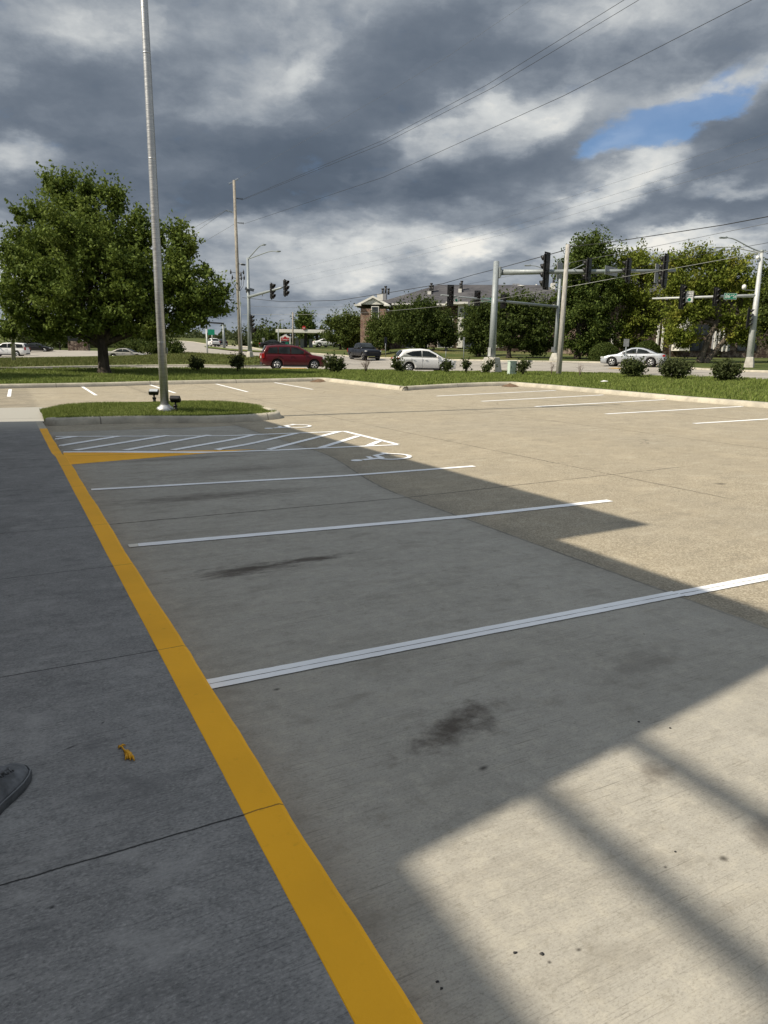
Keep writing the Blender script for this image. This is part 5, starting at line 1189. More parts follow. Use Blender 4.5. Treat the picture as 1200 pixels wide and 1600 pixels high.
# (1) big mast by the verge, seen from behind its signals
b = G(767.5, 584, .1); d = depth(b); k = d/F; t = empty('traffic_signal', b, 0, 'thick grey signal mast on a concrete block beside the pale green cabinet', 'traffic light', 'signal masts of the crossing')
footing(t, .98, .72, .95, YAW)
top = at(775.7, 409, d); foot = at(768.3, 566, d)
rod(t, b, [foot, foot.lerp(top, .5), top], [.215, .19, .165], 'mast', 'pole', 20)
mb = MB(); mb.tube([Vector(foot)-b+Vector((0, 0, -.02)), Vector(foot)-b+Vector((0, 0, .05))], .33, 20); mb.build('base_plate', M['mast'], t)
a0 = at(780, 425.5, d); a1 = at(1056, 423, d*.955); arm = lambda f: a0.lerp(a1, f)
rod(t, b, [a0, arm(.3), arm(.62), a1], [.165, .135, .105, .075], 'mast', 'mast_arm', 18)
mb = MB(); mb.box(a0-b+RIGHT*.02, (.10, .5, .62), Matrix.Rotation(-YAW, 3, 'Z'), bev=.02); mb.tube([a0-b+RIGHT*.06, a0-b+RIGHT*.11], .26, 16); mb.build('arm_flange', M['mast'], t)
away1 = rotv(-TOCAM, 48)
for u, v, H, secs in ((853.5, 423.5, 50, 4), (919.5, 422, 30, 3), (981.5, 422.5, 30, 3), (1039, 423.5, 45, 4)):
    f = (u-780)/(1056-780); dd = d*(1-.045*f); signal_head(t, b, at(u, v, dd-.22), H*dd/F, away1, secs, True, .3)
for u, v, w, h in ((874.5, 423, 14, 24), (1026, 427.5, 11, 29)):
    dd = d*(1-.045*(u-780)/276)+.18; o, w_, r = panel(t, b, at(u, v, dd), w*dd/F/.8, h*dd/F, away1, 'sign_white')
dd = d*.975+.2; panel(t, b, at(955, 423.5, dd), 33*dd/F/.75, 13*dd/F, away1, 'sign_green')
panel(t, b, at(764.6, 550, d-.25), .16, .52, TOCAM, 'sign_white', name='junction_box', th=.12)

# (2) mast on the far corner
b = G(866.8, 562.5); d = depth(b); t = empty('traffic_signal', b, 0, 'slimmer signal mast right of the near one, half hidden by the wooden pole', 'traffic light', 'signal masts of the crossing')
k = d/F; footing(t, 13.5*k, 8*k, 10.5*k, YAW)
top = at(877, 411, d); foot = at(867.4, 553, d); rod(t, b, [foot, foot.lerp(top, .5), top], [.19, .16, .11], 'mast', 'pole', 16)
a0 = at(872, 479.5, d); a1 = at(689, 461, d*.86); rod(t, b, [a0, a0.lerp(a1, .5), a1], [.13, .10, .06], 'mast', 'mast_arm', 14)
fc2 = rotv(TOCAM, 12)
def d2(u): return d*(1-.14*(872-u)/183)
for u, v, H, secs in ((704, 461.5, 27.5, 4), (746, 466, 19, 3), (786.5, 471, 17, 3)): signal_head(t, b, at(u, v, d2(u)-.2), H*d2(u)/F, fc2, secs, True)
o, w_, r = panel(t, b, at(713, 467, d2(713)-.2), .42, .54, fc2, 'sign_white', 'ink'); w_('YIELD', .10, 0, .18); w_('ON GREEN', .065, 0, .07); F4 = face_frame(fc2)
mb = MB(); p = Vector(at(713, 467, d2(713)-.2))-b; n = fc2.normalized(); mb.tube([p+n*.006-UP*.10, p+n*.016-UP*.10], .11, 18); mb.build('green_ball', M['sign_green'], o)
o, w_, r = panel(t, b, at(760, 468.5, d2(760)-.2), 17*d2(760)/F, 6.5*d2(760)/F, fc2, 'sign_green', 'sign_white'); w_('86th St', .26, 0, 0, 'sign_white')
luminaire(t, b, [at(876, 424, d), at(862, 422, d), at(848, 419.5, d), at(838, 415.5, d), at(829, 415, d)]); luminaire(t, b, [at(876.5, 424, d), at(888, 423.5, d), at(899, 419.5, d), at(912, 413, d)])
panel(t, b, at(864.5, 546, d-.2), .3, .45, TOCAM, 'sign_back', name='junction_box', th=.16); panel(t, b, at(879, 541, d-.2), .14, .7, TOCAM, 'sign_white', name='junction_box', th=.1)

# (3) tall mast at the right edge with street name
b = G(1170.5, 571.5); d = depth(b); k = d/F; t = empty('traffic_signal', b, 0, 'tall pale mast at the right edge carrying the green street name sign', 'traffic light', 'signal masts of the crossing')
footing(t, 13.5*k, 10.5*k, 13*k, YAW)
top = at(1190.5, 394, d); foot = at(1171.3, 559, d); rod(t, b, [foot, foot.lerp(top, .5), top], [.26, .20, .12], 'whitepost', 'pole', 18)
mb = MB(); mb.tube([top-b-UP*.02, top-b+UP*.16], .16, 14); mb.build('pole_cap', M['mast'], t)
a0 = at(1181, 462, d); a1 = at(1019, 466.5, d*1.05); rod(t, b, [a0, a0.lerp(a1, .5), a1], [.135, .10, .06], 'whitepost', 'mast_arm', 14)
def d3(u): return d*(1+.05*(1181-u)/162)
fc3 = rotv(TOCAM, -20)
signal_head(t, b, at(1066, 464, d3(1066)-.2), 33*d3(1066)/F, rotv(TOCAM, 30), 4, True); signal_head(t, b, at(1118.5, 463.5, d3(1118)-.2), 24*d3(1118)/F, rotv(TOCAM, 30), 3, True)
o, w_, r = panel(t, b, at(1077.5, 463.5, d3(1077)-.25), 11.5*d3(1077)/F, 17*d3(1077)/F, rotv(TOCAM, -8), 'sign_white', 'ink'); w_('LEFT TURN', .075, 0, .30); w_('YIELD', .16, 0, .16); w_('ON GREEN', .085, 0, .01)
n = rotv(TOCAM, -8).normalized(); p = Vector(at(1077.5, 463.5, d3(1077)-.25))-b; mb = MB(); mb.tube([p+n*.006-UP*.22, p+n*.016-UP*.22], .13, 18); mb.build('green_ball', M['sign_green'], o)
o, w_, r = panel(t, b, at(1141.3, 463, d3(1141)-.25), 19.5*d3(1141)/F, 9.5*d3(1141)/F, rotv(TOCAM, -4), 'sign_green', 'sign_white'); w_('86', .40, -.20, -.01, 'sign_white'); w_('th', .18, .09, .07, 'sign_white'); w_('St', .36, .32, -.01, 'sign_white')
luminaire(t, b, [at(1190, 394, d), at(1172, 387, d), at(1156, 378, d), at(1145, 372.5, d), at(1136, 371.5, d)], 'mast'); luminaire(t, b, [at(1189, 395, d), at(1165, 390.5, d), at(1148, 386.5, d), at(1138, 385.5, d), at(1128, 386.5, d)], 'whitepost')
signal_head(t, b, at(1169, 497, d-.3), 27*k, rotv(TOCAM, 60), 4, True)
rod(t, b, [at(1181, 454, d), at(1163.5, 453, d), at(1163.5, 449.5, d)], .022, 'whitepost', 'sensor_bracket', 6); mb = MB(); mb.lathe([(.001, -.2), (.13, -.16), (.17, 0), (.12, .15), (.001, .2)], Vector(at(1162.8, 448.5, d))-b, n=14); mb.build('sensor', M['sign_white'], t)
mb = MB(); mb.lathe([(.001, -.16), (.11, -.12), (.14, 0), (.10, .12), (.001, .15)], Vector(at(1184, 402.5, d-.1))-b, n=14); mb.tube([Vector(at(1184, 401, d-.1))-b, Vector(at(1189, 400, d))-b], .03, 6); mb.build('camera_dome', M['sign_white'], t)

# (4) mast at the left of the crossing
b = G(390.6, 560); d = depth(b); k = d/F; t = empty('traffic_signal', b, 0, 'signal mast at the left of the crossing with a solar panel, behind the red car', 'traffic light', 'signal masts of the crossing')
footing(t, 9*k, 6.5*k, 10.5*k, YAW)
top = at(387, 403, d); foot = at(390.5, 550, d); rod(t, b, [foot, foot.lerp(top, .5), top], [.22, .17, .12], 'mast', 'pole', 16)
a0 = at(388.5, 464, d); a1 = at(441, 449.3, d*.86); rod(t, b, [a0, a0.lerp(a1, .5), a1], [.15, .12, .08], 'mast', 'mast_arm', 14)
luminaire(t, b, [at(387.2, 405, d), at(397, 394, d*.99), at(406, 384, d*.98), at(411, 383, d*.97)], head_len=.55); luminaire(t, b, [at(387.2, 405, d), at(405, 398.5, d*.97), at(420, 393, d*.95), at(428, 392.2, d*.94), at(433, 393.2, d*.93)], head_len=.7)
for u, v, H, dd in ((425, 455, 22.5, d*.9), (446, 450, 23.5, d*.85)): signal_head(t, b, at(u, v, dd-.2), H*dd/F, rotv(RIGHT, -28), 3, False)
signal_head(t, b, at(392.6, 501.5, d-.1), 17.5*k, rotv(RIGHT, -10), 3, False); signal_head(t, b, at(396, 515.5, d-.1), 7*k, rotv(RIGHT, -40), 1, False)
mb = MB(); p = Vector(at(390, 452, d-.1))-b; mb.box(p, (14*k, 9*k, .04), Matrix.Rotation(-YAW, 3, 'Z') @ Matrix.Rotation(math.radians(28), 3, 'X') @ Matrix.Rotation(math.radians(14), 3, 'Y')); mb.tube([p, p+Vector((0, 0, -.35))], .03, 6); mb.build('solar_panel', M['glass'], t)
mb = MB(); p = Vector(at(384.5, 455, d))-b; mb.lathe([(.001, 0), (.16, .02), (.20, .25)], p, 'X', 12); mb.build('horn', M['darkmetal'], t)
panel(t, b, at(410, 460.5, d*.94-.2), .42, .28, -RIGHT, 'sign_back'); panel(t, b, at(393, 535, d-.2), .14, .2, TOCAM, 'sign_white', name='junction_box', th=.1)

# (5) far mast with the overhead green sign on the crossing road, and a white post in front of it
b = G(350.5, 543.5); d = depth(b); t = empty('traffic_signal', b, 0, 'small far mast with an overhead green sign beyond the white car', 'sign mast')
rod(t, b, [b, at(348.7, 504, d)], [.26, .18], 'mast', 'pole', 10); rod(t, b, [at(349, 505.5, d), at(328, 504, d*.95), at(314, 505, d*.9)], [.16, .13, .1], 'darkmetal', 'mast_arm', 8)
panel(t, b, at(330, 519, d*.95), 10*d/F, 8*d/F, TOCAM, 'sign_green'); rod(t, b, [at(331.5, 519, d*.955), at(331.5, 531, d*.955)], .10, 'whitepost', 'sign_post', 8)
b = G(324, 551.5); d = depth(b); t = empty('white_post', b, 0, 'plain white post at the near side of the crossing road', 'post'); rod(t, b, [b-UP*.1, at(322.4, 512, d)], [.12, .10], 'whitepost', 'pole', 10); rod(t, b, [at(322.5, 514, d), at(322.3, 511, d)], .13, 'mast', 'pole_cap', 10)

# flagpole with two floodlights on the island
b = at_z(257.5, 633.5, float(zi(3.45, 18.3))); b = Vector((b.x, b.y, float(zi(b.x, b.y)))); t = empty('flagpole', b, 0, 'tall brushed metal flagpole standing on the grass island', 'flagpole')
d = depth(b); top = at(226.3, 0, d*1.0); axis_top = Vector((b.x, b.y, 13.2))
mb = MB(); mb.tube([Vector((0, 0, -.05)), Vector((0, 0, 3.)), Vector((0, 0, 8.)), Vector((0, 0, 13.0))], [.098, .094, .074, .045], 28); mb.build('pole', M['alu'], t)
mb = MB(); mb.lathe([(.001, .11), (.10, .11), (.12, .085), (.17, .05), (.20, .02), (.20, -.04)], n=28); mb.build('flash_collar', M['alu'], t)
for z in (1.55, 3.35, 5.5, 7.6): mb = MB(); mb.lathe([(.0965-.0024*z, z-.012), (.101-.0024*z, z-.006), (.101-.0024*z, z+.006), (.0965-.0024*z, z+.012)], n=24); mb.build('joint_ring', M['alu'], t)
mb = MB(); mb.lathe([(.001, 13.0), (.08, 13.05), (.10, 13.13), (.07, 13.21), (.001, 13.24)], n=18); mb.build('finial', M['alu'], t)
mb = MB(); mb.tube([(.085, -.05, 1.3), (.075, -.045, 6.), (.06, -.04, 12.8)], .004, 5); mb.tube([(.105, -.06, 1.27), (.105, -.06, 1.43)], .012, 6); mb.build('halyard', M['wire_bright'], t)
tf = empty('flag', (b.x+.06, b.y, 12.6), 0, 'limp flag hanging high on the flagpole above the photo', 'flag'); mb = MB(); rows = []
for i in range(15):
    z = -i*.15; rows.append([(.03+.05*j+.045*math.sin(j*2.1+i*.35)*(.3+.05*i), .11*math.sin(j*1.9+i*.22)*(.4+.06*i), z-.06*j*.4) for j in range(8)])
mb.add([p for r_ in rows for p in r_], [(i*8+j, i*8+j+1, (i+1)*8+j+1, (i+1)*8+j) for i in range(14) for j in range(7)], 0, True)
o = mb.build('cloth', M['red'], tf); so_ = o.modifiers.new('thick', 'SOLIDIFY'); so_.thickness = .004
def flood(label, u, v, dz, yaw_, tilt):
    p = at_z(u, v, .3)
    for _ in range(12): p = at_z(u, v, .5*(p.z+float(zi(p.x, p.y))))
    t = empty('floodlight', p, yaw_, label, 'floodlight', 'floodlights aimed up the flagpole'); t.scale = (1.18, 1.18, 1.18)
    mb = MB(); mb.tube([(0, 0, -.05), (0, 0, .10)], .032, 12); mb.tube([(0, 0, .08), (0, 0, .12)], .042, 12); mb.tube([(0, 0, .11), (0, .02, .17)], .018, 8); mb.build('stake', M['black'], t)
    R = Matrix.Rotation(math.radians(tilt), 3, 'X'); mb = MB(); mb.box((0, .02, .235), (.205, .085, .125), R, bev=.014)
    for k in range(7): mb.box(Vector((0, .02, .235))+R @ Vector((-.075+.025*k, -.047, 0)), (.006, .02, .10), R)
    h = mb.build('lamp_housing', M['black'], t); mb = MB(); mb.box(Vector((0, .02, .235))+R @ Vector((0, .045, 0)), (.175, .006, .10), R); mb.build('lamp_glass', M['lamp_clear'], h)
flood('floodlight left of the flagpole with its pale glass turned to the sky', 241.5, 629.5, 0, 2.75, 60); flood('black floodlight right of the flagpole, seen from the back', 274.3, 642, 0, -.55, 42)

# utility poles
def upole(nm, label, b, top, r0, r1, mat, cat='utility pole', group='poles along the street'):
    t = empty(nm, b, 0, label, cat, group); rod(t, b, [b-UP*.3, b.lerp(top, .5), top], [r0, (r0+r1)/2, r1], mat, 'pole', 14); return t
b = G(376.2, 556.5); d = depth(b); k = d/F; t = upole('utility_pole', 'tallest weathered wooden power pole left of the crossing', b, at(365.6, 282, d), .24, .15, 'wood'); UPB, UPD = b, d
for (u0, v0, u1, v1), mt in (((365.6, 284, 357.5, 287.5), 'porcelain'), ((366, 283, 373, 279), 'porcelain'), ((367.5, 309.5, 380, 311.3), 'darkmetal'), ((366, 332, 353, 328.5), 'porcelain'), ((369, 348, 382, 349), 'darkmetal')):
    p, q = at(u0, v0, d)-b, at(u1, v1, d)-b; mb = MB(); mb.tube([p, p.lerp(q, .3)], .035, 6); m = p.lerp(q, .3)
    for f in np.linspace(0, 1, 6)[:-1]: a = m.lerp(q, f); e = m.lerp(q, f+.1); mb.tube([a, a.lerp(e, .5), e], [.05, .13, .05], 8)
    mb.build('insulator', M[mt], t)
rod(t, b, [at(372, 412.5, d), at(379, 412, d), at(382, 413, d)], .05, 'mast', 'lamp_arm', 6); mb = MB(); mb.box(at(380, 413.6, d)-b, (.5, .3, .16), bev=.05); mb.build('lamp_head', M['darkmetal'], t)
for u, v in ((360.5, 425), (363, 433.5), (376.5, 429), (377, 434.5), (380.5, 425.5), (381.5, 434)):
    p = at(u, v, d-.1)-b; mb = MB(); mb.lathe([(.03, -.22), (.09, -.2), (.09, .12), (.04, .18), (.03, .3)], p, n=8); mb.tube([p, p+(at(372, v+2, d)-b-p)*.8], .03, 5); mb.build('cutout_fuse', M['darkmetal'], t)
for P in ([(361, 436), (366, 446), (372, 456)], [(381, 437), (380, 447), (374, 456)], [(377, 437), (377, 446), (374, 452)]): rod(t, b, [at(u, v, d-.1) for u, v in P], .025, 'wire', 'riser_cable', 5)
rod(t, b, [at(374.5, 455, d-.15), at(378, 552, d-.15)], .055, 'mast', 'conduit', 6)
b = G(872.6, 587, .1); d = depth(b); WPB, WPD = b, d; t = upole('wooden_pole', 'leaning bleached wooden pole in front of the tall dark tree', b, at(887.3, 382.5, d), .155, .115, 'wood_pale')
mb = MB(); p = at(888.6, 386, d)-b; mb.box(p, (.12, .12, .3), bev=.02); mb.build('cable_clamp', M['darkmetal'], t)
b = G(20, 556); d = 72.; bb_ = at(20, 552, d); bb_.z = z1(bb_.x, bb_.y); t = upole('utility_pole', 'power pole partly hidden by the left side of the maple', bb_, at(13, 380, d), .2, .13, 'wood')
for v, s_ in ((385, 1), (393, -1), (404, 1), (418, -1)):
    p = at(13.6, v, d)-bb_; mb = MB(); mb.tube([p, p+RIGHT*(.35*s_)+UP*.05], .05, 6); mb.tube([p+RIGHT*(.35*s_), p+RIGHT*(.35*s_)+UP*.3], .07, 8); mb.build('insulator', M['darkmetal'], t)
for lb, u0, v0, u1, v1, dd, r, mt in (('thin dark pole in front of the fuel canopy', 457.5, 537, 457.5, 488, 105, .13, 'wood'), ('slim grey street lamp left of the fuel canopy', 435.5, 543, 434.5, 511, 118, .10, 'mast')):
    p = at(u0, v0, dd); p.z = z1(p.x, p.y); t = upole('utility_pole' if mt == 'wood' else 'street_lamp', lb, p, at(u1, v1, dd), r, r*.7, mt, 'utility pole' if mt == 'wood' else 'street lamp', None)
    if mt == 'mast': luminaire(t, p, [at(434.5, 512, dd), at(434.3, 505, dd), at(435.5, 501, dd), at(438, 500, dd)])
for lb, u0, v0, u1, v1, dd, hs in (('grey back of a road sign on a post left of the silver sedan window', 977.5, 581, 978.5, 530, 46, 11.5),):
    p = at(u0, v0, dd); p.z = z1(p.x, p.y); k = dd/F; t = empty('road_sign', p, 0, lb, 'road sign'); rod(t, p, [p-UP*.1, at(u1, v1, dd)], .03, 'mast', 'pole', 8); panel(t, p, at(978.6, 535.5, dd-.06), 8.3*k, 11.5*k, -TOCAM, 'sign_white')
def post_sign(label, u0, v0, u1, v1, face, w, h, txt=None, rot=0., diamond=False):
    p = G(u0, v0); dd = depth(p); k = dd/F; t = empty('road_sign', p, 0, label, 'road sign'); rod(t, p, [p-UP*.1, at(u1, v1, dd)], .04, 'mast', 'pole', 8)
    if diamond:
        c = Vector(at(u1, v1+h*.5, dd-.08))-p; q = h*k/2; n = TOCAM; r = UP.cross(n); mb = MB(); vs = [c-UP*q, c+r*q, c+UP*q, c-r*q]; mb.add(vs+[x-n*.02 for x in vs], [(0, 1, 2, 3), (7, 6, 5, 4), (0, 4, 5, 1), (1, 5, 6, 2), (2, 6, 7, 3), (3, 7, 4, 0)]); mb.build('sign_panel', M[face], t)
    else: panel(t, p, at(u1, v1+h*.5, dd-.08), w*k, h*k, rotv(TOCAM, rot), face)
post_sign('dark blue sign on a post right of the young tree', 602.5, 557, 602.5, 527, 'car_navy', 4, 12); post_sign('small dark diamond sign right of the white car', 696.5, 560, 697, 543, 'darkmetal', 7, 6, diamond=True)
post_sign('thin marker post with a pale plate below the white bay', 724.6, 561, 725, 527, 'sign_back', 3, 4); post_sign('small grey sign by the black car left of the fuel station', 411, 545, 411.5, 528, 'sign_back', 4.5, 4)
post_sign('grey sign panel deep in the shade of the yellow green tree', 1047, 563, 1047.5, 505, 'sign_back', 5, 17); 

# pale green cabinet
b = G(799.5, 587, .1); d = depth(b); k = d/F; t = empty('utility_cabinet', b, -YAW+.35, 'pale green equipment cabinet with dark hinges beside the near signal mast', 'cabinet')
w, h = 12.5*k, 23*k; mb = MB(); mb.box((0, 0, h*.47), (w, w*.62, h*.94), bev=.015); mb.build('body', M['mint'], t); mb = MB(); mb.box((0, 0, h*.965), (w*1.1, w*.72, h*.05), bev=.012); mb.build('lid', M['mint'], t)
mb = MB(); mb.box((-.02, -w*.315, h*.6), (w*.84, .012, h*.62), bev=.004); dr = mb.build('door', M['mint'], t); mb = MB(); mb.box((-w*.34, -w*.33, h*.58), (.03, .03, .13), bev=.008); mb.build('handle', M['ink'], dr)
for z in (.28, .78): mb = MB(); mb.box((w*.40, -w*.33, h*z), (w*.24, .03, .055), bev=.006); mb.box((w*.505, -w*.16, h*z), (.03, w*.3, .055), bev=.006); mb.build('hinge', M['ink'], t)
mb = MB(); mb.box((0, 0, 0), (w*1.15, w*.8, .12), bev=.01); mb.build('plinth', M['pink'], t)

# ---------------------------------------------------------------- wires
def wire(label, P, r, mat='wire', sag=0., grp=None, nm='power_line'):
    """P: points in space; a sagging cable through them"""
    pts = []
    for a, b_ in zip(P[:-1], P[1:]):
        for f in np.linspace(0, 1, 15)[:-1]: q = a.lerp(b_, float(f)); q.z -= sag*4*f*(1-f); pts.append(q)
    pts.append(P[-1]); c = P[0].copy(); mb = MB(); mb.tube([p-c for p in pts], r, 5); o = mb.build(nm, M[mat], None, c); return tag(o, label, 'wire', grp)
zt = at(380, 311.2, UPD).z; zm = at(382, 349, UPD).z; g1 = 'wires from the tall power pole'
wire('upper of two close wires from the tall power pole up to the top edge', [at(380, 311, UPD), at_z(600, 218.5, zt-.9), at_z(760, 133, zt-.9), at_z(975, 0, zt), at_z(1300, -260, zt+.5)], .012, 'wire', 0., g1)
wire('lower of two close wires from the tall power pole up to the top edge', [at(380, 312, UPD), at_z(600, 224, zt-1.3), at_z(770, 137, zt-1.3), at_z(998, 0, zt-.3), at_z(1330, -260, zt+.5)], .012, 'wire', 0., g1)
wire('single wire from the tall power pole crossing below the close pair', [at(382, 349.5, UPD), at_z(600, 276.5, zm-1.), at_z(880, 150, zm-1.), at_z(1178, -2, zm), at_z(1400, -130, zm+.5)], .013, 'wire', 0., g1)
wire('faintest wire at the top, above the close pair', [at(373, 279.3, UPD), at_z(600, 148, zt+3.2), at_z(700, 88, zt+3.2), at_z(832, -2, zt+3.4), at_z(1000, -120, zt+3.6)], .006, 'wire_pale', 0., g1)
for lb, P in (('wire from the tall power pole down behind the maple, upper', [(353, 328.5), (284, 366), (200, 408)]), ('wire from the tall power pole down behind the maple, middle', [(353.5, 329), (292, 372), (205, 425)]), ('wire from the tall power pole down behind the maple, lower', [(368, 349), (305, 386), (230, 428)])):
    wire(lb, [at(P[0][0], P[0][1], UPD), at(P[1][0], P[1][1], UPD*1.25), at(P[2][0], P[2][1], UPD*1.7)], .015, 'wire_pale', 0., g1)
g2 = 'wires over the street'
A0 = at(378.5, 465, UPD)
wire('thick black cable from the tall power pole to the top of the wooden pole', [A0, at(440, 471.5, UPD*.93), at(530, 469.3, UPD*.82), at(606, 457.5, UPD*.74), at(693, 443, UPD*.66), at(740, 429.3, 62), at(784, 418, 57), at(879, 392, WPD+1), at(888, 386.5, WPD)], .024, 'wire', 0., g2)
wire('black cable from the top of the wooden pole to the right edge', [at(888.5, 386, WPD), at(960, 377.5, WPD*.9), at(1130, 351.5, WPD*.74), at(1210, 336.5, WPD*.66), at(1400, 296, WPD*.52)], .018, 'wire', 0., g2)
wire('second cable just below the thick black one, passing behind the near signal mast', [at(379, 478, UPD), at(450, 480.5, UPD*.92), at(530, 479.5, UPD*.85), at(620, 466, UPD*.8), at(700, 449, UPD*.75), at(765, 438, 70), at(880, 412.5, 60), at(1018, 386, 48), at(1210, 347, 38), at(1400, 305, 32)], .013, 'wire_pale', 0., g2)
wire('pale strand crossing the wooden pole and the trees, lowest of the wires', [at(379, 491.5, UPD), at(460, 491.5, UPD*.9), at(530, 491, UPD*.82), at(606, 486, 68), at(690, 478.5, 60), at(760, 470.5, 54), at(830, 458, 47), at(884, 449, WPD), at(960, 435, 38), at(1050, 420, 34), at(1190, 394.5, 29), at(1400, 352, 25)], .013, 'wire_bright', 0., g2)
wire('thin cable above the pale strand at the right, in front of the trees', [at(884, 441, WPD), at(960, 426, 39), at(1050, 406, 35), at(1210, 377.5, 30), at(1400, 340, 26)], .010, 'wire', 0., g2)
g3 = 'faint high wires at the right'
for lb, P, z in (('highest faint wire in the right half of the sky', [(430, 428), (600, 387), (760, 350), (1210, 205), (1420, 130)], 15.), ('middle faint wire in the right half of the sky', [(440, 438), (600, 404.5), (760, 366), (1210, 226), (1420, 155)], 14.), ('lowest faint wire in the right half of the sky', [(450, 446), (600, 412), (780, 368), (1210, 245), (1420, 178)], 13.)):
    wire(lb, [at_z(u, v, z) for u, v in P], .007, 'wire_pale', 0., g3)
# ---------------------------------------------------------------- buildings and small things
def frame_at(p, deg):
    a = math.atan2(SIDE[1], SIDE[0])+math.radians(deg); return a
# flats behind the trees: local x along the front to the right, y away, z up
bl = G(560, 545); d = depth(bl); d = 104.; bl = at(563, 541, d); bl.z = z1(bl.x, bl.y)
rz = math.atan2(SIDE[1], SIDE[0])+math.radians(-7); t = empty('apartment_block', bl, rz, 'long brick flats with grey shingle roof and white gable behind the trees', 'building')
k = d/F; GZ = (541-493)*k     # eaves of the brick wing above the ground
ci, si = math.cos(-rz), math.sin(-rz)
def loc(u, v, dd):
    p = at(u, v, dd)-bl; return Vector((ci*p.x-si*p.y, si*p.x+ci*p.y, p.z))
gw = 54*k; eave = loc(563, 476.5, d).z; apex = loc(576, 463.5, d).z
dep = 9.
# gable wing, end towards the camera
mb = MB(); mb.box((gw*.36, dep/2, (eave-1.2)/2-.6), (gw*.72, dep, eave+1.2)); mb.build('wall', M['brick'], t)
mb = MB(); vs = [(-.1, -.04, eave), (gw*.72+.1, -.04, eave), (gw*.36, -.04, apex-.35)]; mb.add(vs+[(x, y+.3, z) for x, y, z in vs], [(0, 1, 2), (5, 4, 3), (0, 3, 4, 1), (1, 4, 5, 2), (2, 5, 3, 0)]); mb.build('gable', M['siding'], t)
def slab(mb, pts, th): mb.add([Vector(p) for p in pts]+[Vector(p)-Vector((0, 0, th)) for p in pts], [(0, 1, 2, 3), (7, 6, 5, 4), (0, 4, 5, 1), (1, 5, 6, 2), (2, 6, 7, 3), (3, 7, 4, 0)])
ov = .75; mb = MB(); xr = gw*.36; zo = eave-.1
slab(mb, [(-ov, -.16, zo), (xr, -.16, apex), (xr, dep+12, apex), (-ov, dep+12, zo)], .18); slab(mb, [(xr, -.16, apex), (gw*.72+ov, -.16, zo), (gw*.72+ov, dep+12, zo), (xr, dep+12, apex)], .18)
rf = mb.build('roof', M['shingle'], t)
mb = MB()
for a, b_ in (((-ov, zo), (xr, apex)), ((xr, apex), (gw*.72+ov, zo))):
    p, q = Vector((a[0], -.19, a[1])), Vector((b_[0], -.19, b_[1])); mb.add([p, q, q-Vector((0, 0, .30)), p-Vector((0, 0, .30))]+[w-Vector((0, .1, 0)) for w in (p, q, q-Vector((0, 0, .30)), p-Vector((0, 0, .30)))], [(0, 1, 2, 3), (7, 6, 5, 4), (0, 4, 5, 1), (1, 5, 6, 2), (2, 6, 7, 3), (3, 7, 4, 0)])
mb.box((-ov*.45, -.25, eave-.12), (ov*1.3, .7, .22)); mb.box((gw*.72+ov*.3, -.25, eave-.12), (ov*1.1, .7, .22)); mb.build('fascia', M['trim'], t)
mb = MB(); mb.box((gw*.42, -.03, eave-1.1), (1.1, .1, 1.7)); wd = mb.build('window', M['trim'], t); mb = MB(); mb.box((gw*.42, -.085, eave-1.1), (.92, .02, 1.5)); mb.build('pane', M['house_glass'], wd)
# long wing to the right with a hipped grey roof
x0 = gw*.72+.02; x1 = loc(905, 500, d*1.0).x; e2 = loc(640, 476, d+4).z; r2 = loc(760, 449, d+9).z
mb = MB(); mb.box(((x0+x1)/2, 4+6, e2/2-.6), (x1-x0, 12, e2+1.2)); mb.build('wall', M['brick_shaded'], t)
mb = MB(); ya, yb, ym = 3.2, 17.2, 9.5
P = [(x0-2, ya, e2-.05), (x1+1, ya, e2-.05), (x1-5, ym, r2), (x0+7, ym, r2), (x0-2, yb, e2-.05), (x1+1, yb, e2-.05)]
mb.add(P, [(0, 1, 2, 3), (1, 5, 2), (5, 4, 3, 2), (4, 0, 3), (0, 4, 5, 1)]); mb.build('roof', M['shingle'], t)
mb = MB(); mb.box(((x0+x1)/2+.5, ya-.05, e2-.16), (x1-x0, .14, .26)); mb.build('fascia', M['trim'], t)
def chimney(u, v0, v1, w, dd, flues=2, mat='siding', sx=0):
    p, q = loc(u, v0, dd), loc(u, v1, dd); ww = w*dd/F; mb = MB(); mb.box((p.x, p.y, (p.z+q.z)/2), (ww, 1.4, q.z-p.z+.001)); o = mb.build('chimney', M[mat], t)
    for i in range(flues):
        x = p.x+ww*(.1+.35*i); mb = MB(); mb.tube([(x, p.y, q.z-.05), (x, p.y, q.z+.75+.35*(i % 2))], .16, 10); mb.tube([(x, p.y, q.z+.7+.35*(i % 2)), (x, p.y, q.z+.85+.35*(i % 2))], .22, 10); mb.build('flue', M['darkmetal'], o)
chimney(596.5, 470, 460, 13, d+4, 3); mb = MB(); p = loc(602, 465, d+3.9); mb.box((p.x, p.y-.4, p.z), (.5, 1.2, 1.)); mb.build('vent', M['greysiding'], t)
chimney(671, 468, 455.5, 5.5, d+4, 3); mb = MB(); p = loc(678, 461, d+4.5); mb.box((p.x, p.y+.5, p.z), (1.0, 1.4, 1.1)); mb.build('vent', M['greysiding'], t)
chimney(718.5, 464, 452, 5, d+4, 2); mb = MB(); p = loc(727, 459, d+4.6); mb.box((p.x, p.y+.5, p.z), (1.3, 1.4, 1.1)); mb.build('vent', M['greysiding'], t)
chimney(863.5, 453, 443, 6, d+3, 1)
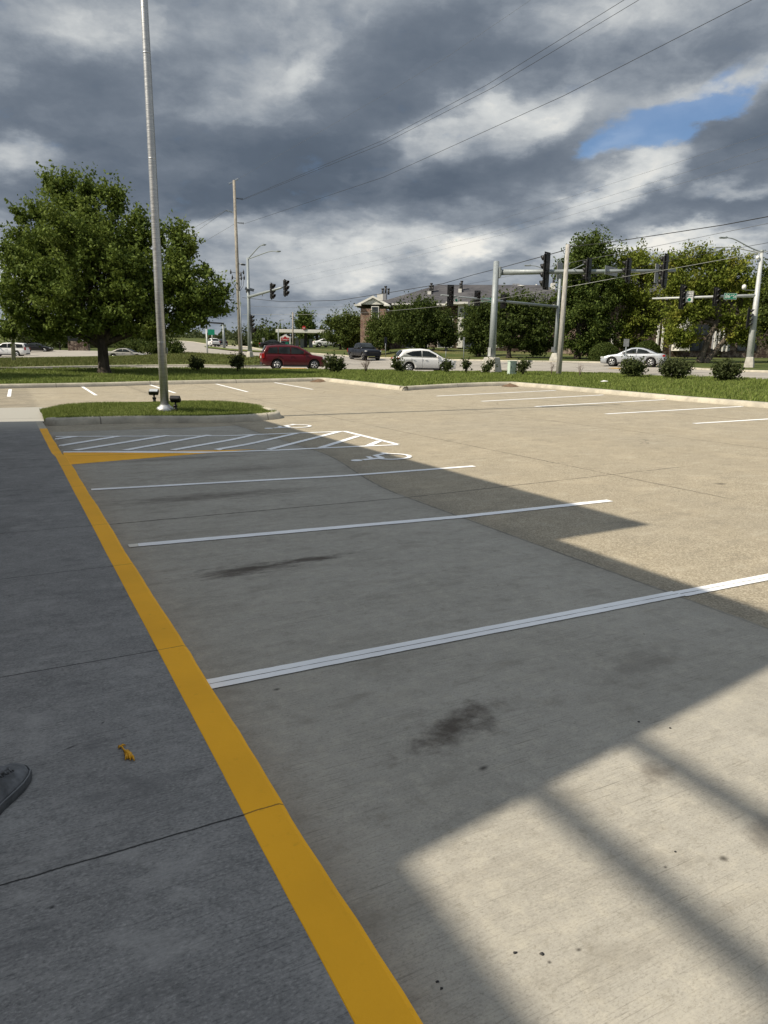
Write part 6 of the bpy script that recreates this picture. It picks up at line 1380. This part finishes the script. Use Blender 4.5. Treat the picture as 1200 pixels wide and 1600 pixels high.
# roof cupola
p = loc(813, 459, d+5); q = loc(813, 447, d+5); mb = MB(); mb.lathe([(1.25, p.z-1.4), (1.25, p.z-.45), (1.6, p.z-.4), (1.45, p.z-.15), (.85, p.z-.05), (.8, q.z-.1), (.95, q.z-.05), (.1, q.z+.15)], (p.x, p.y, 0), n=14, smooth=False); mb.build('cupola', M['siding'], t)
mb = MB()
for uu in (803, 809): a = loc(uu, 447, d+6); mb.box((a.x, a.y, a.z), (.5, .5, .7))
mb.build('vent', M['greysiding'], t)
for uu in (700, 708, 733, 758, 772, 784, 799, 838, 850):
    a = loc(uu, 455-.06*(uu-700), d+8); mb = MB(); mb.tube([a-Vector((0, 0, .5)), a+Vector((0, 0, .25))], .10, 6); mb.build('vent_pipe', M['trim'], t)
# white bay with lower porch roof between the trees
a, b_ = loc(720.5, 475, d-1), loc(720.5, 543, d-1); ww = 9*k; mb = MB(); mb.box((a.x, a.y+1.5, (a.z+b_.z)/2), (ww, 3., a.z-b_.z)); mb.build('bay', M['siding'], t)
mb = MB(); mb.box((a.x+ww*.5+1., a.y+2.2, (a.z+b_.z)/2-.2), (2., 1.5, a.z-b_.z)); mb.build('bay', M['greysiding'], t)
mb = MB(); c = loc(714, 473.5, d-1.2); mb.box((c.x, c.y+1., c.z), (3.2, 3.2, .3)); mb.build('fascia', M['trim'], t)
for vv in (485, 508, 528): c = loc(721, vv, d-1.06); mb = MB(); mb.box((c.x, c.y, c.z), (.55, .06, .7)); w2 = mb.build('window', M['trim'], t); mb = MB(); mb.box((c.x, c.y-.035, c.z), (.42, .02, .56)); mb.build('pane', M['house_glass'], w2)
for uu in (640, 652, 664, 690, 703, 745, 762, 780, 830, 846, 870):
    for vv in (503, 520, 536):
        c = loc(uu, vv, d+3.9); mb = MB(); mb.box((c.x, 3.98, c.z), (1.1, .08, 1.4)); w2 = mb.build('window', M['trim'], t); mb = MB(); mb.box((c.x, 3.93, c.z), (.92, .03, 1.22)); mb.build('pane', M['house_glass'], w2)
# the next block of flats, in the shade of the trees at the right
d = 86.; b0 = at(935, 560, d); b0.z = z1(b0.x, b0.y); rz2 = math.atan2(SIDE[1], SIDE[0])+math.radians(4); t = empty('apartment_block', b0, rz2, 'brick flats with a bright white bay, mostly hidden by the yellow green trees', 'building'); k = d/F
ci, si = math.cos(-rz2), math.sin(-rz2)
def loc2(u, v, dd):
    p = at(u, v, dd)-b0; return Vector((ci*p.x-si*p.y, si*p.x+ci*p.y, p.z))
xa, xb = loc2(920, 540, d).x, loc2(1230, 540, d).x; hz = 6.6; mb = MB(); mb.box(((xa+xb)/2, 6, hz/2-.5), (xb-xa, 10, hz+1)); mb.build('wall', M['brick_shaded'], t)
mb = MB(); mb.add([(xa-.6, .4, hz), (xb+.6, .4, hz), (xb-4, 6, hz+3.2), (xa+4, 6, hz+3.2), (xa-.6, 11.6, hz), (xb+.6, 11.6, hz)], [(0, 1, 2, 3), (1, 5, 2), (5, 4, 3, 2), (4, 0, 3), (0, 4, 5, 1)]); mb.build('roof', M['shingle'], t)
a, b_ = loc2(1072, 492, d-1), loc2(1072, 548, d-1); mb = MB(); mb.box((a.x, .0, (a.z+b_.z)/2), (17*k, 2., a.z-b_.z)); mb.build('bay', M['siding'], t)
a, b_ = loc2(1140, 520, d-1), loc2(1140, 548, d-1); mb = MB(); mb.box((a.x, .3, (a.z+b_.z)/2), (22*k, 1.2, a.z-b_.z)); mb.build('balcony', M['greysiding'], t)
mb = MB()
for uu in (1130, 1137, 1144, 1151): a, b_ = loc2(uu, 514, d-1.8), loc2(uu, 549, d-1.8); mb.box((a.x, -.42, (a.z+b_.z)/2), (.14, .14, a.z-b_.z))
mb.build('balcony_post', M['trim'], t)
for uu, v0, v1 in ((1038, 505, 548), (1046, 498, 548), (964, 520, 545)): a, b_ = loc2(uu, v0, d-1), loc2(uu, v1, d-1); mb = MB(); mb.box((a.x, .85, (a.z+b_.z)/2), (.22, .22, a.z-b_.z)); mb.build('downpipe', M['trim'], t)
for uu in (950, 985, 1012, 1095, 1110, 1172, 1190):
    for vv in (515, 540): c = loc2(uu, vv, d); mb = MB(); mb.box((c.x, .97, c.z), (1.1, .08, 1.3)); w2 = mb.build('window', M['darkmetal'], t); mb = MB(); mb.box((c.x, .92, c.z), (.92, .03, 1.12)); mb.build('pane', M['house_glass'], w2)  # dark frames stand in for the shade under these trees
# fuel station: canopy on posts, price sign
dg_ = 128.; k = dg_/F; b0 = at(475, 543.5, dg_); b0.z = z1(b0.x, b0.y); t = empty('fuel_canopy', b0, math.atan2(SIDE[1], SIDE[0])+.03, 'flat white fuel station canopy on dark posts at the far left of the crossing', 'canopy')
w = 86*k; zc = (543.5-519.5)*k; mb = MB(); mb.box((0, 3.5, zc), (w, 8, 5*k), bev=.05); mb.build('roof', M['trim'], t)
mb = MB(); mb.box((0, 3.5, zc+2.9*k), (w*.99, 7.9, .12)); mb.build('roof_edge', M['darkmetal'], t)
for uu in (456, 476, 494, 508): mb = MB(); mb.box(((uu-475)*k, 2.5, zc/2-.3), (.55, .55, zc+.2)); mb.build('post', M['trimblack'], t)
mb = MB(); c = Vector(((475.5-475)*k, -.56, zc+.6)); mb.tube([c, c+Vector((0, -.06, 0))], 2.9*k, 20); o = mb.build('round_logo', M['red'], t); mb = MB(); mb.box(c+Vector((0, -.09, -.05)), (3.4*k, .05, .9*k)); mb.build('logo_band', M['sign_white'], o)
for uu in (462, 470, 484): mb = MB(); mb.box(((uu-475)*k, 3., .75), (.7, .6, 1.6), bev=.05); mb.build('fuel_pump', M['sign_back'], t)
ds = 118.; k = ds/F; p = at(446, 543, ds); p.z = z1(p.x, p.y); t = empty('price_sign', p, math.atan2(SIDE[1], SIDE[0])+.05, 'house shaped fuel price sign with red emblem left of the canopy', 'sign')
hh = (543-522)*k; w = 16*k; mb = MB()
mb.box((-w*.46, 0, hh*.42), (w*.09, .6, hh*.84)); mb.box((w*.46, 0, hh*.42), (w*.09, .6, hh*.84)); mb.prism([(-w*.5, hh*.80), (w*.5, hh*.80), (0, hh*1.02)], -.3, .3, 0, Matrix(((1, 0, 0), (0, 0, -1), (0, 1, 0)))); mb.box((0, 0, hh*.80), (w, .59, hh*.05)); mb.build('sign_frame', M['trim'], t)
mb = MB(); mb.box((0, 0, hh*.42), (w*.82, .4, hh*.72)); mb.build('sign_panel', M['sign_back'], t)
mb = MB(); mb.box((0, -.31, hh*.66), (w*.76, .05, hh*.22), bev=.02); mb.prism([(-w*.2, hh*.76), (w*.2, hh*.76), (0, hh*.90)], .31, .345, 0, Matrix(((1, 0, 0), (0, 0, -1), (0, 1, 0)))); o = mb.build('emblem', M['red'], t)
F4 = Matrix(((1, 0, 0, 0), (0, 0, -1, -.345), (0, 1, 0, hh*.655), (0, 0, 0, 1))); text_mesh("Casey's", hh*.17, M['sign_white'], o, F4)
mb = MB(); mb.box((0, -.22, hh*.36), (w*.74, .06, hh*.2), bev=.01); o = mb.build('price_display', M['screen'], t); mb = MB(); mb.box((w*.17, -.262, hh*.36), (w*.30, .03, hh*.16)); mb.build('price_field', M['sign_green'], o)
# brick sign of the next block under the maple
p = G(124, 547.8); d = depth(p); k = d/F; t = empty('monument_sign', p, math.atan2(SIDE[1], SIDE[0])+.02, 'low brick sign with a dark panel and pale lettering behind the maple', 'sign')
w = 31*k; h1 = 14*k; h2 = 26*k; mb = MB(); mb.box((0, 0, h1/2-.1), (w, .9, h1+.2)); mb.build('base', M['brick_shaded'], t); mb = MB(); mb.box((0, 0, (h1+h2)/2), (w*.98, .7, h2-h1), bev=.03); o = mb.build('sign_panel', M['screen'], t)
F4 = Matrix(((1, 0, 0, w*.16), (0, 0, -1, -.37), (0, 1, 0, h1+(h2-h1)*.40), (0, 0, 0, 1))); text_mesh('stay', h2*.26, M['sign_white'], o, F4)

# ---------------------------------------------------------------- small things close to the camera
# shoe at the left edge: x along the foot towards the toe, made of lofted outlines
t = empty('shoe', (-.142, 2.41, .152), math.radians(61), 'scuffed grey leather shoe whose toe reaches in at the left edge on the sidewalk', 'shoe'); t.scale = (1.1, 1.12, 1.1)
st = [(-.15, .030, .075, .012), (-.135, .036, .085, .0), (-.09, .039, .088, .0), (-.03, .040, .088, -.002), (.02, .046, .080, -.003), (.06, .051, .066, -.001), (.10, .052, .054, .004), (.13, .045, .046, .008), (.148, .030, .038, .011), (.155, .012, .030, .013)]
secs = []
for x, w, h, yo in st:
    secs.append([(x, yo+w*math.cos(a)*(1 if math.sin(a) < .3 else .93), .022+(h-.022)*max(0, math.sin(a))**.8) for a in np.linspace(0, PI, 13)]+[(x, yo-w, .02), (x, yo+w, .02)])
mb = MB(); loft(mb, secs, 0, True); o = mb.build('upper', M['shoe'], t); sb = o.modifiers.new('smooth', 'SUBSURF'); sb.levels = sb.render_levels = 1
secs = [[(x*1.02, yo+(w+.006)*c, z) for c, z in ((1, 0), (1.03, .012), (1.0, .024), (-1.0, .024), (-1.03, .012), (-1, 0))] for x, w, h, yo in st]
mb = MB(); loft(mb, secs, 0, False); mb.build('sole', M['shoe_sole'], t)
mb = MB()
for s_ in (1, -1): mb.tube([(x*1.01, yo+s_*(w+.003), .026) for x, w, h, yo in st], .0022, 5)
mb.build('welt', M['shoe_edge'], t)
mb = MB(); mb.box((-.005, 0, .096), (.11, .05, .012), Matrix.Rotation(.22, 3, 'Y'), bev=.005); mb.build('tongue', M['shoe'], t)
for i in range(4):
    x = .045-.026*i; z = .077+.008*i; mb = MB(); mb.tube([(x, -.032, z-.006), (x+.004, -.015, z+.010), (x-.002, .012, z+.012), (x, .032, z-.006)], .0028, 6); mb.build('lace', M['shoe_edge'], t)
mb = MB()
for i in range(4):
    for s_ in (1, -1): x = .045-.026*i; z = .074+.008*i; mb.lathe([(.002, 0), (.0045, .002), (.006, 0)], (x, s_*.034, z), n=10)
mb.build('eyelet', M['ink'], t)
mb = MB(); mb.tube([(-.09, .01, .06), (-.10, .04, .12), (-.12, .09, .22), (-.15, .15, .36), (-.17, .20, .50)], [.044, .046, .052, .060, .066], 18, cap=False); o = mb.build('trouser_leg', M['trouser'], t); so_ = o.modifiers.new('thick', 'SOLIDIFY'); so_.thickness = .004
# blob of dried yellow paint
c = at_z(197.5, 1177, .152); t = empty('paint_scrap', c, 0, 'crumpled scrap of dried yellow paint on the sidewalk', 'paint scrap'); mb = MB(); r_ = random.Random(3)
def gq(u, v): p = at_z(u, v, .153); return p-c
spine = [gq(186, 1167), gq(190, 1168.5), gq(194, 1173), gq(198, 1178), gq(203, 1181), (gq(208, 1186))]
for i, q in enumerate(spine): q.z = .004+.004*(i % 2)
mb.tube(spine, [.005, .0035, .003, .008, .008, .006], 7)
for q0, q1 in (((189, 1168), (196, 1165)), ((190, 1168), (185, 1170)), ((199, 1179), (206, 1178)), ((198, 1179), (196, 1188)), ((201, 1181), (204, 1188)), ((206, 1184), (210, 1189)), ((197, 1177), (202, 1174)), ((196, 1180), (200, 1186))):
    a, b_ = gq(*q0), gq(*q1); a.z = .006; b_.z = .003; m = a.lerp(b_, .5); m.z = .009; mb.tube([a, m, b_], [.005, .004, .0025], 6)
mb.build('scrap', M['tape'], t)
# leaves and grit blown on the lot
for i, (u, v, s_) in enumerate(((1129, 1345, 0), (847, 1491, .012), (805, 1489, .009), (1055, 1331, .008), (684, 1534, .008), (690, 1545, .007), (998, 1128, .010), (1047, 1138, .011))):
    if s_ == 0: continue
    s_ *= .75
    c = GL(u, v); mb = MB(); rr = random.Random(i); vs = []; n = 7
    for j in range(n): a = 2*PI*j/n; vs.append((s_*math.cos(a)*rr.uniform(.6, 1.2), s_*math.sin(a)*rr.uniform(.5, 1.), .001))
    vs += [(x*.5, y*.5, s_*.5) for x, y, z in vs]; mb.add(vs, [(j, (j+1) % n, n+(j+1) % n, n+j) for j in range(n)]+[tuple(range(n, 2*n))], 0)
    tag(mb.build('grit_clod', M['ink'], None, (c.x, c.y, c.z)), 'tiny dark clod of grit on the sunlit concrete', 'grit', 'clods of grit on the lot')
for lb, u, v, off, s_ in (('white scrap of paper lying on the verge in front of the silver sedan', 944, 596.6, .2, .16),):
    c = G(u, v, off); mb = MB(); mb.add([(-s_, -s_*.4, .01), (s_*.9, -s_*.6, .03), (s_, s_*.5, .0), (0, s_*.1, .07), (-s_*.8, s_*.6, .02)], [(0, 1, 3), (1, 2, 3), (2, 4, 3), (4, 0, 3)]); o = mb.build('paper_scrap', M['sign_white'], None, c); so_ = o.modifiers.new('thick', 'SOLIDIFY'); so_.thickness = .003; tag(o, lb, 'litter')
# dark bird sized clump by the planting point
